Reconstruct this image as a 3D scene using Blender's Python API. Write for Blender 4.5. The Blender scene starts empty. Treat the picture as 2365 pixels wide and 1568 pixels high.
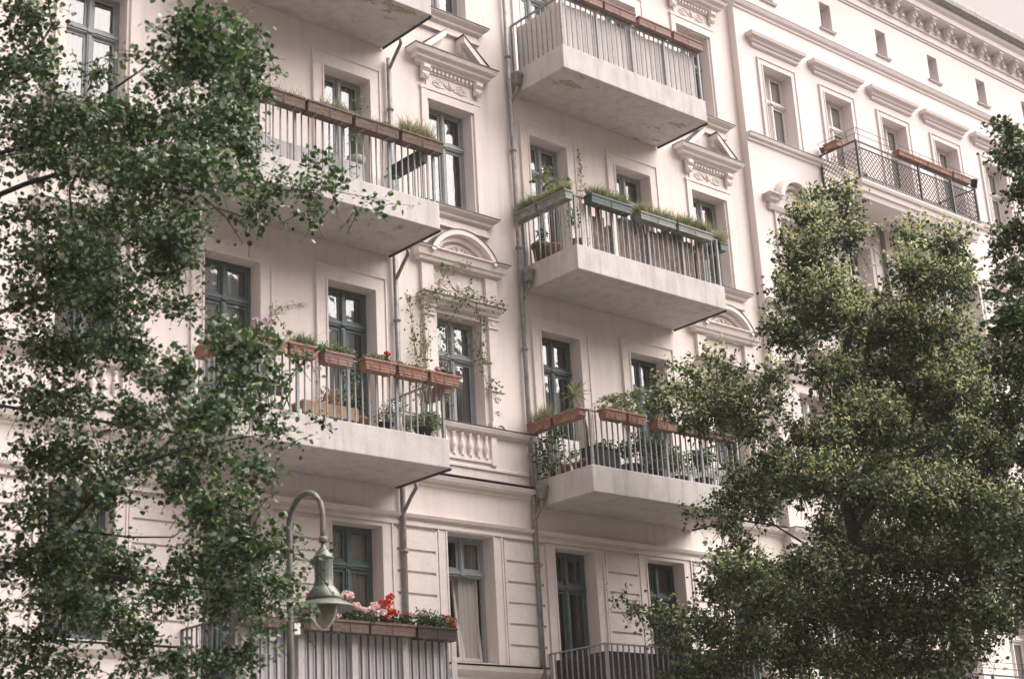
import bpy, math, random
import numpy as np
from mathutils import Vector, Matrix
C = bpy.context.scene
COL = C.collection
R = random.Random(7)
NR = np.random.default_rng(11)
PI = math.pi

# ---------------------------------------------------------------- camera
F_PX, CX, CY = 3704.77, 1182.5, 784.0      # focal length and centre, for a picture 2365 wide
ROT = np.array([[0.74902075, 0.17352055, 0.63942046],
                [-0.66041149, 0.27295181, 0.6995384],
                [-0.05314668, -0.9462494, 0.31904154]])
CAM = np.array([0.0, -20.0, 1.6])
cam = bpy.data.cameras.new('camera')
co = bpy.data.objects.new('camera', cam)
COL.objects.link(co)
co.matrix_world = Matrix(((ROT[0][0], -ROT[0][1], -ROT[0][2], CAM[0]),
                          (ROT[1][0], -ROT[1][1], -ROT[1][2], CAM[1]),
                          (ROT[2][0], -ROT[2][1], -ROT[2][2], CAM[2]), (0, 0, 0, 1)))
cam.sensor_width = 36
cam.lens = 36 * F_PX / 2365
cam.clip_end = 2000
cam.dof.use_dof = True
cam.dof.focus_distance = 29
cam.dof.aperture_fstop = 2.2
C.camera = co

# ---------------------------------------------------------------- sky, sun, exposure
SUN_EL, SUN_AZ = math.radians(50), math.radians(58)   # azimuth from -Y towards +X
world = bpy.data.worlds.new('World')
C.world = world
world.use_nodes = True
nt = world.node_tree
nt.nodes.clear()
out = nt.nodes.new('ShaderNodeOutputWorld')
bg = nt.nodes.new('ShaderNodeBackground')
sky = nt.nodes.new('ShaderNodeTexSky')
sky.sky_type = 'NISHITA'
sky.sun_disc = False
sky.sun_elevation = SUN_EL
sky.sun_rotation = math.radians(180) - SUN_AZ
sky.dust_density = 5
mixn = nt.nodes.new('ShaderNodeMix')
mixn.data_type = 'RGBA'
mixn.inputs['Factor'].default_value = 0.94
mixn.inputs['B'].default_value = (4.6, 4.05, 3.88, 1)    # even cloud cover
nt.links.new(sky.outputs[0], mixn.inputs['A'])
nt.links.new(mixn.outputs['Result'], bg.inputs[0])
bg.inputs[1].default_value = 0.1
nt.links.new(bg.outputs[0], out.inputs[0])
sl = bpy.data.lights.new('sun', 'SUN')
sl.energy = 4.9
sl.angle = math.radians(70)
sl.color = (1.0, 0.94, 0.90)
so = bpy.data.objects.new('sun', sl)
COL.objects.link(so)
sd = Vector((math.sin(SUN_AZ) * math.cos(SUN_EL), -math.cos(SUN_AZ) * math.cos(SUN_EL), math.sin(SUN_EL)))
so.rotation_euler = sd.to_track_quat('Z', 'Y').to_euler()
so.location = (0, -10, 40)
C.view_settings.view_transform = 'Standard'
C.view_settings.look = 'None'
C.view_settings.gamma = 1
C.view_settings.exposure = 1.0
C.render.engine = 'CYCLES'
C.cycles.max_bounces = 6
C.cycles.transparent_max_bounces = 12
C.cycles.diffuse_bounces = 3
C.cycles.use_adaptive_sampling = True

# ---------------------------------------------------------------- tagging
def tag(o, label=None, cat=None, group=None, kind=None):
    if label: o['label'] = label
    if cat: o['category'] = cat
    if group: o['group'] = group
    if kind: o['kind'] = kind
    return o
def empty(name, loc=(0, 0, 0), rz=0.0, parent=None):
    o = bpy.data.objects.new(name, None)
    COL.objects.link(o)
    o.location = loc
    o.rotation_euler = (0, 0, rz)
    o.empty_display_size = .1
    if parent: o.parent = parent
    return o
def U(px, py, depth):                      # a point seen at (px, py) that lies depth metres ahead
    return CAM + ROT @ np.array([(px - CX) / F_PX * depth, (py - CY) / F_PX * depth, depth])

# ---------------------------------------------------------------- materials
def newmat(name):
    m = bpy.data.materials.new(name)
    m.use_nodes = True
    return m, m.node_tree, m.node_tree.nodes['Principled BSDF']
def mat(name, col, rough=.7, var=.0, scale=6., metal=0., bump=0., bscale=40., stain=None, sscale=(1., 1., 1.), samt=.5, slo=.5, shi=.62, spec=.3):
    m, t, b = newmat(name)
    b.inputs['Roughness'].default_value = rough
    b.inputs['Metallic'].default_value = metal
    b.inputs['Specular IOR Level'].default_value = spec
    c = (*col, 1)
    b.inputs['Base Color'].default_value = c
    tc = t.nodes.new('ShaderNodeTexCoord')
    last = None
    if var > 0:
        n = t.nodes.new('ShaderNodeTexNoise'); n.inputs['Scale'].default_value = scale; n.inputs['Detail'].default_value = 5; n.inputs['Roughness'].default_value = .65
        t.links.new(tc.outputs['Object'], n.inputs['Vector'])
        mx = t.nodes.new('ShaderNodeMix'); mx.data_type = 'RGBA'
        mx.inputs['A'].default_value = tuple(x * (1 - var) for x in col) + (1,)
        mx.inputs['B'].default_value = tuple(min(1, x * (1 + var)) for x in col) + (1,)
        cr = t.nodes.new('ShaderNodeMapRange'); cr.inputs['From Min'].default_value = .3; cr.inputs['From Max'].default_value = .7
        t.links.new(n.outputs['Fac'], cr.inputs['Value'])
        t.links.new(cr.outputs[0], mx.inputs['Factor'])
        last = mx.outputs['Result']
    if stain:
        mp = t.nodes.new('ShaderNodeMapping'); mp.inputs['Scale'].default_value = sscale
        t.links.new(tc.outputs['Object'], mp.inputs['Vector'])
        n = t.nodes.new('ShaderNodeTexNoise'); n.inputs['Scale'].default_value = 1; n.inputs['Detail'].default_value = 6; n.inputs['Roughness'].default_value = .7
        t.links.new(mp.outputs[0], n.inputs['Vector'])
        cr = t.nodes.new('ShaderNodeMapRange'); cr.inputs['From Min'].default_value = slo; cr.inputs['From Max'].default_value = shi; cr.inputs['To Max'].default_value = samt
        t.links.new(n.outputs['Fac'], cr.inputs['Value'])
        mx = t.nodes.new('ShaderNodeMix'); mx.data_type = 'RGBA'
        mx.inputs['A'].default_value = c
        if last: t.links.new(last, mx.inputs['A'])
        mx.inputs['B'].default_value = (*stain, 1)
        t.links.new(cr.outputs[0], mx.inputs['Factor'])
        last = mx.outputs['Result']
    if last: t.links.new(last, b.inputs['Base Color'])
    if bump > 0:
        n = t.nodes.new('ShaderNodeTexNoise'); n.inputs['Scale'].default_value = bscale; n.inputs['Detail'].default_value = 4
        t.links.new(tc.outputs['Object'], n.inputs['Vector'])
        bp = t.nodes.new('ShaderNodeBump'); bp.inputs['Strength'].default_value = bump; bp.inputs['Distance'].default_value = .02
        t.links.new(n.outputs['Fac'], bp.inputs['Height'])
        t.links.new(bp.outputs[0], b.inputs['Normal'])
    return m
def leafmat(name, cols, trans=.35, rough=.45, spec=.35):
    """colour runs through cols with the per-leaf attribute 'tint'"""
    m, t, b = newmat(name)
    a = t.nodes.new('ShaderNodeAttribute'); a.attribute_name = 'tint'
    r = t.nodes.new('ShaderNodeValToRGB')
    e = r.color_ramp.elements
    e[0].position = 0; e[0].color = (*cols[0], 1)
    e[1].position = 1; e[1].color = (*cols[-1], 1)
    for i in range(1, len(cols) - 1):
        q = e.new(i / (len(cols) - 1)); q.color = (*cols[i], 1)
    t.links.new(a.outputs['Fac'], r.inputs[0])
    t.links.new(r.outputs[0], b.inputs['Base Color'])
    b.inputs['Roughness'].default_value = rough
    b.inputs['Specular IOR Level'].default_value = spec
    tr = t.nodes.new('ShaderNodeBsdfTranslucent')
    t.links.new(r.outputs[0], tr.inputs[0])
    ms = t.nodes.new('ShaderNodeMixShader'); ms.inputs[0].default_value = trans
    o = t.nodes['Material Output']
    t.links.new(b.outputs[0], ms.inputs[1]); t.links.new(tr.outputs[0], ms.inputs[2]); t.links.new(ms.outputs[0], o.inputs[0])
    return m
M = {}
WALL = (.76, .68, .645)
M['wall'] = mat('cream_plaster', WALL, .85, .05, .9, bump=.1, bscale=45, stain=(.45, .40, .37), sscale=(5, 5, .34), samt=.5, slo=.50, shi=.80)
M['wallb'] = mat('pale_pink_plaster', (.74, .665, .65), .85, .04, .7, bump=.2, bscale=30, stain=(.6, .55, .53), sscale=(1.5, 1.5, .3), samt=.3, slo=.55, shi=.8)
M['stucco'] = mat('stucco_trim', (.765, .685, .65), .8, .06, 5, bump=.3, bscale=25, stain=(.42, .38, .34), sscale=(7, 7, 5), samt=.35, slo=.55, shi=.75)
M['stuccob'] = mat('pale_stucco_trim', (.70, .63, .615), .8, .06, 4, bump=.2, bscale=25, stain=(.5, .46, .43), sscale=(4, 4, 4), samt=.35, slo=.5, shi=.7)
M['slab'] = mat('painted_concrete', (.54, .505, .497), .8, .09, 3, bump=.2, bscale=20, stain=(.27, .25, .24), sscale=(5.0, 5.0, .7), samt=.62, slo=.48, shi=.75)
M['peel'] = mat('peeling_plaster', (.40, .34, .26), .9, .35, 30, bump=.6, bscale=60)
M['zinc'] = mat('dark_zinc_flashing', (.09, .088, .092), .5, .3, 8, metal=.3)
M['pipe'] = mat('weathered_zinc_pipe', (.27, .255, .25), .55, .25, 12, metal=.25, stain=(.12, .11, .11), sscale=(20, 20, 4), samt=.6)
M['rail'] = mat('blue_grey_paint', (.285, .30, .315), .5, .15, 14, stain=(.13, .12, .11), sscale=(30, 30, 12), samt=.5, slo=.55)
M['railpale'] = mat('pale_grey_paint', (.50, .48, .475), .55, .12, 14, stain=(.25, .23, .22), sscale=(30, 30, 12), samt=.5)
M['railshade'] = mat('shaded_blue_grey_paint', (.085, .095, .12), .5, .2, 12)  # blue-grey rail paint, darkened for the shade on the bars
M['dkrail'] = mat('dark_iron_paint', (.045, .048, .06), .5, .2, 12)
M['teal'] = mat('teal_window_paint', (.105, .145, .155), .45, .15, 10)
M['bluegrey'] = mat('blue_grey_window_paint', (.29, .315, .33), .45, .12, 10)
M['greyblue_dark'] = mat('dark_teal_paint', (.05, .085, .095), .45, .15, 10)
M['whitewin'] = mat('white_window_paint', (.72, .68, .66), .5, .05, 10)
M['inner'] = mat('inner_sash_paint', (.55, .53, .50), .5, .05, 10)
M['terra'] = mat('terracotta', (.27, .140, .105), .8, .2, 10, bump=.4, bscale=30, stain=(.42, .30, .24), sscale=(9, 9, 9), samt=.55, slo=.5, shi=.66)
M['terra2'] = mat('weathered_terracotta', (.27, .165, .145), .85, .25, 8, bump=.4, bscale=25, stain=(.30, .24, .21), sscale=(6, 6, 9), samt=.6, slo=.46, shi=.62)
M['oldwood'] = mat('weathered_brown_wood', (.13, .09, .072), .85, .3, 10, bump=.6, bscale=30, stain=(.24, .19, .165), sscale=(5, 5, 26), samt=.5, slo=.55, shi=.65)
M['green'] = mat('dark_green_plastic', (.035, .062, .056), .5, .25, 8, stain=(.12, .14, .13), sscale=(7, 7, 14), samt=.55, slo=.52)
M['greengrey'] = mat('faded_green_plastic', (.17, .19, .17), .6, .25, 8, stain=(.33, .31, .28), sscale=(6, 6, 12), samt=.7, slo=.48)
M['black'] = mat('black_plastic', (.02, .02, .022), .5, .2, 6)
M['soil'] = mat('soil', (.05, .035, .025), .95, .3, 30)
M['reed'] = mat('dry_bark_screen', (.20, .155, .135), .9, .4, 14, bump=.6, bscale=30, stain=(.42, .36, .33), sscale=(16, 16, 2.5), samt=.8, slo=.48, shi=.62)
M['bamboo'] = mat('dark_bamboo_screen', (.045, .032, .03), .8, .4, 60, bump=.5, bscale=60, stain=(.09, .07, .065), sscale=(3, 3, 60), samt=.8)
M['cloth'] = mat('white_screen_cloth', (.66, .61, .60), .85, .06, 5, bump=.2, bscale=10)
M['clothd'] = mat('pale_lilac_grey_cloth', (.60, .57, .58), .85, .08, 4, bump=.3, bscale=10)
M['tan'] = mat('tan_wood', (.42, .29, .20), .75, .2, 8, bump=.3, bscale=30)
M['white'] = mat('white_plastic', (.7, .68, .66), .5, .05, 6)
M['lamp'] = mat('green_grey_lamp_paint', (.105, .12, .105), .42, .22, 9, bump=.15, bscale=40, stain=(.30, .31, .27), sscale=(14, 14, 6), samt=.5, slo=.5, shi=.7, spec=.5)
M['post'] = mat('grey_post_paint', (.16, .155, .15), .5, .2, 10, stain=(.27, .25, .24), sscale=(18, 18, 5), samt=.5)
M['bark'] = mat('tree_bark', (.032, .026, .022), .9, .4, 14, bump=.8, bscale=20)
M['twig'] = mat('vine_stem', (.22, .15, .09), .8, .3, 20)
M['roof'] = mat('grey_roof_tiles', (.12, .10, .095), .8, .25, 5, bump=.5, bscale=12)
M['tanwall'] = mat('tan_plaster', (.36, .31, .26), .85, .1, 2)
M['asphalt'] = mat('asphalt', (.05, .05, .05), .9, .2, 8, bump=.4, bscale=80)
M['paving'] = mat('paving_stones', (.24, .23, .21), .85, .2, 4, bump=.4, bscale=30)
M['lime'] = leafmat('lime_leaf', [(.008, .028, .006), (.026, .068, .014), (.058, .118, .030), (.125, .185, .092), (.38, .43, .33)], .34, .4, .4)
M['limeb'] = leafmat('flowering_lime_leaf', [(.010, .026, .008), (.036, .070, .022), (.088, .134, .052), (.20, .245, .13), (.42, .46, .32)], .34, .45, .35)
M['bract'] = leafmat('lime_flower_bract', [(.34, .39, .15), (.55, .57, .28), (.72, .70, .43)], .4, .6, .2)
M['leafl'] = leafmat('light_green_leaf', [(.07, .11, .04), (.14, .19, .08), (.26, .30, .15)], .4)
M['leafd'] = leafmat('deep_green_leaf', [(.02, .045, .018), (.045, .085, .035), (.09, .14, .06)], .3)
M['dry'] = leafmat('dry_grass', [(.20, .21, .12), (.33, .32, .20), (.45, .42, .28)], .4, .7, .2)
M['russet'] = leafmat('russet_leaf', [(.20, .12, .07), (.33, .20, .13), (.38, .32, .18)], .4)
M['pink'] = leafmat('pink_petal', [(.78, .50, .50), (.86, .64, .63), (.92, .76, .74)], .3, .6, .2)
M['red'] = leafmat('red_petal', [(.40, .025, .015), (.58, .05, .03), (.72, .12, .07)], .25, .5, .3)
M['lilac'] = leafmat('lilac_petal', [(.45, .30, .42), (.6, .45, .55), (.7, .58, .62)], .3, .6, .2)
# glass: clear pane with a strong mirror of the sky
m, t, b = newmat('window_glass')
t.nodes.remove(b)
g = t.nodes.new('ShaderNodeBsdfGlossy'); g.inputs['Roughness'].default_value = .03; g.inputs[0].default_value = (.9, .92, .93, 1)
tp = t.nodes.new('ShaderNodeBsdfTransparent'); tp.inputs[0].default_value = (.92, .94, .94, 1)
fr = t.nodes.new('ShaderNodeFresnel'); fr.inputs[0].default_value = 1.5
mr = t.nodes.new('ShaderNodeMapRange'); mr.inputs['To Min'].default_value = .05; mr.inputs['To Max'].default_value = 1.0
tcn = t.nodes.new('ShaderNodeTexCoord'); nn = t.nodes.new('ShaderNodeTexNoise'); nn.inputs['Scale'].default_value = 2.3
bp = t.nodes.new('ShaderNodeBump'); bp.inputs['Strength'].default_value = .12; bp.inputs['Distance'].default_value = .05
t.links.new(tcn.outputs['Object'], nn.inputs['Vector']); t.links.new(nn.outputs['Fac'], bp.inputs['Height']); t.links.new(bp.outputs[0], g.inputs['Normal'])
t.links.new(fr.outputs[0], mr.inputs['Value'])
ms = t.nodes.new('ShaderNodeMixShader')
t.links.new(mr.outputs[0], ms.inputs[0]); t.links.new(tp.outputs[0], ms.inputs[1]); t.links.new(g.outputs[0], ms.inputs[2])
t.links.new(ms.outputs[0], t.nodes['Material Output'].inputs[0])
M['glass'] = m
m, t, b = newmat('lamp_glass')
b.inputs['Base Color'].default_value = (.30, .28, .20, 1); b.inputs['Roughness'].default_value = .25
b.inputs['Transmission Weight'].default_value = .55; b.inputs['IOR'].default_value = 1.2; b.inputs['Alpha'].default_value = .8
M['globe'] = m
# net curtain
m, t, b = newmat('net_curtain')
b.inputs['Base Color'].default_value = (.66, .62, .60, 1); b.inputs['Roughness'].default_value = .9
trn = t.nodes.new('ShaderNodeBsdfTranslucent'); trn.inputs[0].default_value = (.6, .57, .54, 1)
ms = t.nodes.new('ShaderNodeMixShader'); ms.inputs[0].default_value = .4
t.links.new(b.outputs[0], ms.inputs[1]); t.links.new(trn.outputs[0], ms.inputs[2]); t.links.new(ms.outputs[0], t.nodes['Material Output'].inputs[0])
M['curtain'] = m
M['skysheet'] = mat('reflected_sky_sheet', (.86, .81, .79), .8)  # white sheet behind the glass, reflected sky and veil put into its colour

# ---------------------------------------------------------------- mesh builder
class MB:
    def __init__(s): s.v = []; s.f = []; s.sm = []
    def add(s, vs, fs, smooth=False):
        o = len(s.v); s.v += [tuple(map(float, p)) for p in vs]
        for f in fs: s.f.append(tuple(o + i for i in f)); s.sm.append(smooth)
    def box(s, x0, x1, y0, y1, z0, z1):
        s.add([(x0, y0, z0), (x1, y0, z0), (x1, y1, z0), (x0, y1, z0), (x0, y0, z1), (x1, y0, z1), (x1, y1, z1), (x0, y1, z1)],
              [(0, 3, 2, 1), (4, 5, 6, 7), (0, 1, 5, 4), (1, 2, 6, 5), (2, 3, 7, 6), (3, 0, 4, 7)])
    def tube(s, pts, r, n=8, cap=True, smooth=True):
        pts = [Vector(p) for p in pts]
        rs = r if isinstance(r, (list, tuple)) else [r] * len(pts)
        o = len(s.v); ref = Vector((.13, .31, .94))
        for i, p in enumerate(pts):
            d = (pts[min(i + 1, len(pts) - 1)] - pts[max(i - 1, 0)])
            d = d.normalized() if d.length > 1e-9 else Vector((0, 0, 1))
            if abs(d.dot(ref)) > .95: ref = Vector((.9, .3, .1))
            u = d.cross(ref).normalized(); w = d.cross(u)
            for k in range(n):
                a = 2 * PI * k / n
                s.v.append(tuple(p + (u * math.cos(a) + w * math.sin(a)) * rs[i]))
        for i in range(len(pts) - 1):
            for k in range(n):
                a, b_ = o + i * n + k, o + i * n + (k + 1) % n
                s.f.append((a, b_, b_ + n, a + n)); s.sm.append(smooth)
        if cap:
            s.f.append(tuple(o + k for k in range(n))[::-1]); s.sm.append(False)
            s.f.append(tuple(o + (len(pts) - 1) * n + k for k in range(n))); s.sm.append(False)
    def lathe(s, prof, c, n=24, smooth=True, flute=0, famp=0):
        o = len(s.v)
        for r, z in prof:
            for k in range(n):
                a = 2 * PI * k / n
                rr = r * (1 + (famp * math.cos(a * flute) if flute else 0))
                s.v.append((c[0] + rr * math.cos(a), c[1] + rr * math.sin(a), c[2] + z))
        for i in range(len(prof) - 1):
            for k in range(n):
                a, b_ = o + i * n + k, o + i * n + (k + 1) % n
                s.f.append((a, b_, b_ + n, a + n)); s.sm.append(smooth)
    def prism(s, poly, y0, y1):            # polygon in XZ, pushed from y0 to y1
        n = len(poly)
        s.add([(x, y0, z) for x, z in poly] + [(x, y1, z) for x, z in poly],
              [tuple(range(n)), tuple(range(2 * n - 1, n - 1, -1))] + [(i, i + n, (i + 1) % n + n, (i + 1) % n) for i in range(n)])
    def mold(s, prof, x0, x1, y=0.0, back=.0, miter=True, hl=False, hr=False):
        """profile of (proud, z) run along X with returns into the wall"""
        o = len(s.v)
        for d, z in prof:
            a = d if miter else 0
            al = 0 if hl else a; ar = 0 if hr else a
            s.v += [(x0 - al, y + back, z), (x0 - al, y - d, z), (x1 + ar, y - d, z), (x1 + ar, y + back, z)]
        for i in range(len(prof) - 1):
            for k in range(3):
                a = o + i * 4 + k
                s.f.append((a, a + 1, a + 5, a + 4)); s.sm.append(False)
        s.f.append((o, o + 3, o + 2, o + 1)); s.sm.append(False)
        e = o + 4 * (len(prof) - 1)
        s.f.append((e, e + 1, e + 2, e + 3)); s.sm.append(False)
    def arc(s, cx, cz, r0, r1, y0, y1, a0, a1, n=22):
        o = len(s.v)
        for i in range(n + 1):
            a = a0 + (a1 - a0) * i / n
            c, q = math.cos(a), math.sin(a)
            for r, y in ((r0, y0), (r1, y0), (r1, y1), (r0, y1)): s.v.append((cx + r * c, y, cz + r * q))
        for i in range(n):
            for k in range(4):
                a = o + i * 4 + k; b_ = o + i * 4 + (k + 1) % 4
                s.f.append((a, b_, b_ + 4, a + 4)); s.sm.append(k in (1, 3))
        s.f.append((o, o + 1, o + 2, o + 3)[::-1]); s.sm.append(False)
        e = o + 4 * n; s.f.append((e, e + 1, e + 2, e + 3)); s.sm.append(False)
    def build(s, name, m, parent=None, loc=None, bevel=0):
        me = bpy.data.meshes.new(name)
        me.from_pydata(s.v, [], s.f)
        me.polygons.foreach_set('use_smooth', s.sm)
        me.materials.append(M[m] if isinstance(m, str) else m)
        me.update()
        o = bpy.data.objects.new(name, me)
        COL.objects.link(o)
        if parent: o.parent = parent
        if loc: o.location = loc
        if bevel:
            bv = o.modifiers.new('bevel', 'BEVEL'); bv.width = bevel; bv.segments = 2; bv.limit_method = 'ANGLE'
        return o

def leaves(name, P, size, m, parent=None, up=.4, out=None, aspect=.75, tint=None, jit=.35, hang=0., fold=.25):
    """many small folded leaves as one mesh; P (n,3), size scalar"""
    n = len(P); P = np.asarray(P, float)
    N = NR.normal(size=(n, 3)); N /= np.linalg.norm(N, axis=1)[:, None] + 1e-9
    N[:, 2] += up
    if out is not None: N += out
    N /= np.linalg.norm(N, axis=1)[:, None] + 1e-9
    D = NR.normal(size=(n, 3)); D[:, 2] -= hang
    D -= (D * N).sum(1)[:, None] * N
    D /= np.linalg.norm(D, axis=1)[:, None] + 1e-9
    S = np.cross(N, D)
    L = size * (1 + NR.uniform(-jit, jit, n))[:, None]
    W = L * aspect * .5
    up_ = N * W * fold
    V = np.stack([P, P + D * L * .30 + S * W + up_, P + D * L * .72 + S * W * .72 + up_ * .8, P + D * L,
                  P + D * L * .72 - S * W * .72 + up_ * .8, P + D * L * .30 - S * W + up_], 1).reshape(-1, 3)
    base = (np.arange(n) * 6)[:, None]
    Fq = np.concatenate([base + np.array([[0, 1, 2, 3]]), base + np.array([[0, 3, 4, 5]])], 1).reshape(-1)
    me = bpy.data.meshes.new(name)
    me.vertices.add(n * 6); me.vertices.foreach_set('co', V.reshape(-1))
    me.loops.add(len(Fq)); me.loops.foreach_set('vertex_index', Fq.astype(np.int32))
    me.polygons.add(n * 2)
    me.polygons.foreach_set('loop_start', (np.arange(n * 2) * 4).astype(np.int32))
    me.update(calc_edges=True)
    if tint is None: tint = NR.random(n)
    at = me.attributes.new('tint', 'FLOAT', 'FACE')
    at.data.foreach_set('value', np.repeat(np.clip(tint, 0, 1), 2).astype(np.float32))
    me.materials.append(M[m])
    o = bpy.data.objects.new(name, me); COL.objects.link(o)
    if parent: o.parent = parent
    return o
def blobpts(spec):
    """spec: (x, y, z, rx, ry, rz, n) blobs"""
    out_ = []
    for x, y, z, rx, ry, rz, n in spec:
        g_ = NR.normal(size=(n, 3)); g_ /= np.linalg.norm(g_, axis=1)[:, None]
        g_ *= (NR.random(n) ** .5)[:, None]
        out_.append(g_ * np.array([rx, ry, rz]) + np.array([x, y, z]))
    return np.concatenate(out_)
def blades(name, x0, x1, y, z, n, h, m, parent, w=.0055, lean=.35, yw=.08):
    mb = MB(); tn = []
    for i in range(n):
        x = R.uniform(x0, x1); yy = y + R.uniform(-yw, yw); hh = h * R.uniform(.35, 1)
        dx, dy = R.gauss(0, lean) * hh, R.gauss(0, lean) * hh
        a = R.uniform(0, PI); ux, uy = math.cos(a) * w, math.sin(a) * w
        mb.add([(x - ux, yy - uy, z), (x + ux, yy + uy, z), (x + dx * .5 + ux * .7, yy + dy * .5 + uy * .7, z + hh * .65), (x + dx * .5 - ux * .7, yy + dy * .5 - uy * .7, z + hh * .65), (x + dx * 1.3, yy + dy * 1.3, z + hh)],
               [(0, 1, 2, 3), (3, 2, 4)])
        tn += [R.random()] * 2
    o = mb.build(name, m, parent)
    at = o.data.attributes.new('tint', 'FLOAT', 'FACE'); at.data.foreach_set('value', tn)
    return o

# ================================================================ SETTING
def sheet(name, m, x0, x1, y0, y1, z):
    mb = MB(); mb.add([(x0, y0, z), (x1, y0, z), (x1, y1, z), (x0, y1, z)], [(0, 1, 2, 3)])
    return tag(mb.build(name, m), kind='structure')
sheet('ground', 'asphalt', -400, 400, -400, 400, -.12)
sheet('road', 'asphalt', -200, 200, -18, -8.2, -.116)
mb = MB(); mb.box(-200, 200, -8.2, -.02, -.3, 0.0); tag(mb.build('pavement', 'paving'), kind='structure')
mb = MB(); mb.box(-200, 200, -8.35, -8.204, -.3, .012); tag(mb.build('kerb', 'slab'), kind='structure')
mb = MB(); mb.box(-200, 200, -26, -18, -.3, 0.0); tag(mb.build('pavement', 'paving'), kind='structure')

# ================================================================ BUILDING A
A = empty('apartment_building', (14, 0, 0))
tag(A, 'cream stucco apartment building with teal windows, pediments and two columns of concrete balconies', 'building')
def cut_wall(mb, x0, x1, z0, z1, ops, y, rev):
    xs = sorted({x0, x1} | {v for o in ops for v in o[:2] if x0 < v < x1})
    zs = sorted({z0, z1} | {v for o in ops for v in o[2:4] if z0 < v < z1})
    for i in range(len(xs) - 1):
        for j in range(len(zs) - 1):
            cx, cz = (xs[i] + xs[i + 1]) / 2, (zs[j] + zs[j + 1]) / 2
            if any(o[0] < cx < o[1] and o[2] < cz < o[3] for o in ops): continue
            mb.add([(xs[i], y, zs[j]), (xs[i + 1], y, zs[j]), (xs[i + 1], y, zs[j + 1]), (xs[i], y, zs[j + 1])], [(0, 1, 2, 3)])
    for a, b_, c, d in [o[:4] for o in ops]:
        mb.add([(a, y, c), (b_, y, c), (b_, y, d), (a, y, d), (a, y + rev, c), (b_, y + rev, c), (b_, y + rev, d), (a, y + rev, d)],
               [(0, 4, 5, 1), (1, 5, 6, 2), (2, 6, 7, 3), (3, 7, 4, 0)])
def frame_rect(mb, x0, x1, z0, z1, w, y0, y1):
    mb.box(x0, x0 + w, y0, y1, z0, z1); mb.box(x1 - w, x1, y0, y1, z0, z1)
    mb.box(x0 + w, x1 - w, y0 + .001, y1 - .001, z0, z0 + w); mb.box(x0 + w, x1 - w, y0 + .001, y1 - .001, z1 - w, z1)
def curtain(parent, x0, x1, z0, z1, y, m='curtain', ph=0.):
    mb = MB(); n = max(6, int((x1 - x0) / .018))
    vs = []
    for i in range(n + 1):
        x = x0 + (x1 - x0) * i / n; yy = y + .018 * math.sin(x * 75 + ph) + .008 * math.sin(x * 31 + ph)
        vs += [(x, yy, z0), (x, yy, z1)]
    mb.add(vs, [(2 * i, 2 * i + 2, 2 * i + 3, 2 * i + 1) for i in range(n)], True)
    return mb.build('curtain', m, parent)
def window(parent, x0, x1, z0, z1, m='teal', cm='curtain', y=0., trans=.62, name='window', curt=(0, .72), inner=True, rev=.25, low=True, openl=False):
    yf = y + rev
    mb = MB()
    frame_rect(mb, x0, x1, z0, z1, .055, yf, yf + .07)
    zt = z1 - trans; xm = (x0 + x1) / 2
    mb.box(x0 + .055, x1 - .055, yf - .012, yf + .06, zt - .06, zt + .055)
    mb.box(x0 + .03, x1 - .03, yf - .045, yf - .012, zt - .015, zt + .03)
    mb.box(x0 + .045, x1 - .045, yf - .03, yf - .0125, zt - .045, zt - .025)
    mb.box(xm - .038, xm + .038, yf - .02, yf + .05, zt + .056, z1 - .056)
    mb.box(xm - .022, xm + .022, yf - .034, yf - .0205, zt + .056, z1 - .08)
    mb.box(xm - .05, xm + .05, yf - .055, yf - .0455, zt - .03, zt + .045)
    if low and not openl:
        mb.box(xm - .04, xm + .04, yf - .02, yf + .05, z0 + .056, zt - .061)
        mb.box(xm - .02, xm + .02, yf - .034, yf - .0205, z0 + .1, zt - .09)
    w = .045
    panes = []
    for a, b_ in ((x0 + .056, xm - .039), (xm + .039, x1 - .056)):
        for c, d in ((zt + .057, z1 - .057), (z0 + .057, zt - .062)):
            if openl and c < zt: continue
            frame_rect(mb, a, b_, c, d, w, yf + .014, yf + .048)
            panes.append((a + w, b_ - w, c + w, d - w))
    o = mb.build(name, m, parent)
    if openl:                                   # lower casement leaning inwards
        mb = MB(); hz = zt - .08 - z0
        q0, q1 = x0 + .07, x1 - .07
        for a, b_ in ((q0, (q0 + q1) / 2 - .004), ((q0 + q1) / 2 + .004, q1)):
            frame_rect(mb, a, b_, 0, hz, .055, 0, .04)
        sg = mb.build('tilted_sash', 'inner', o, loc=(0, yf + .04, z0 + .06))
        sg.rotation_euler = (math.radians(-6), 0, 0)
    gm = MB()
    for a, b_, c, d in panes: gm.add([(a - .004, yf + .03, c - .004), (b_ + .004, yf + .03, c - .004), (b_ + .004, yf + .03, d + .004), (a - .004, yf + .03, d + .004)], [(0, 1, 2, 3)])
    gm.build('glass', 'glass', o)
    if inner:
        im = MB()
        for a, b_ in ((x0 + .06, xm - .01), (xm + .01, x1 - .06)):
            frame_rect(im, a, b_, zt + .04, z1 - .06, .04, yf + .155, yf + .18)
            if not openl: frame_rect(im, a, b_, z0 + .06, zt - .03, .04, yf + .155, yf + .18)
        im.build('inner_frame', 'inner', o)
    if curt:
        cz0 = z0 + .05
        for i, (p, q) in enumerate(curt if isinstance(curt[0], tuple) else (curt,)):
            curtain(o, x0 + .04 + (x1 - x0 - .08) * p, x0 + .04 + (x1 - x0 - .08) * q, cz0, z1 - .1, yf + .085, cm, ph=R.uniform(0, 6))
    return o

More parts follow.
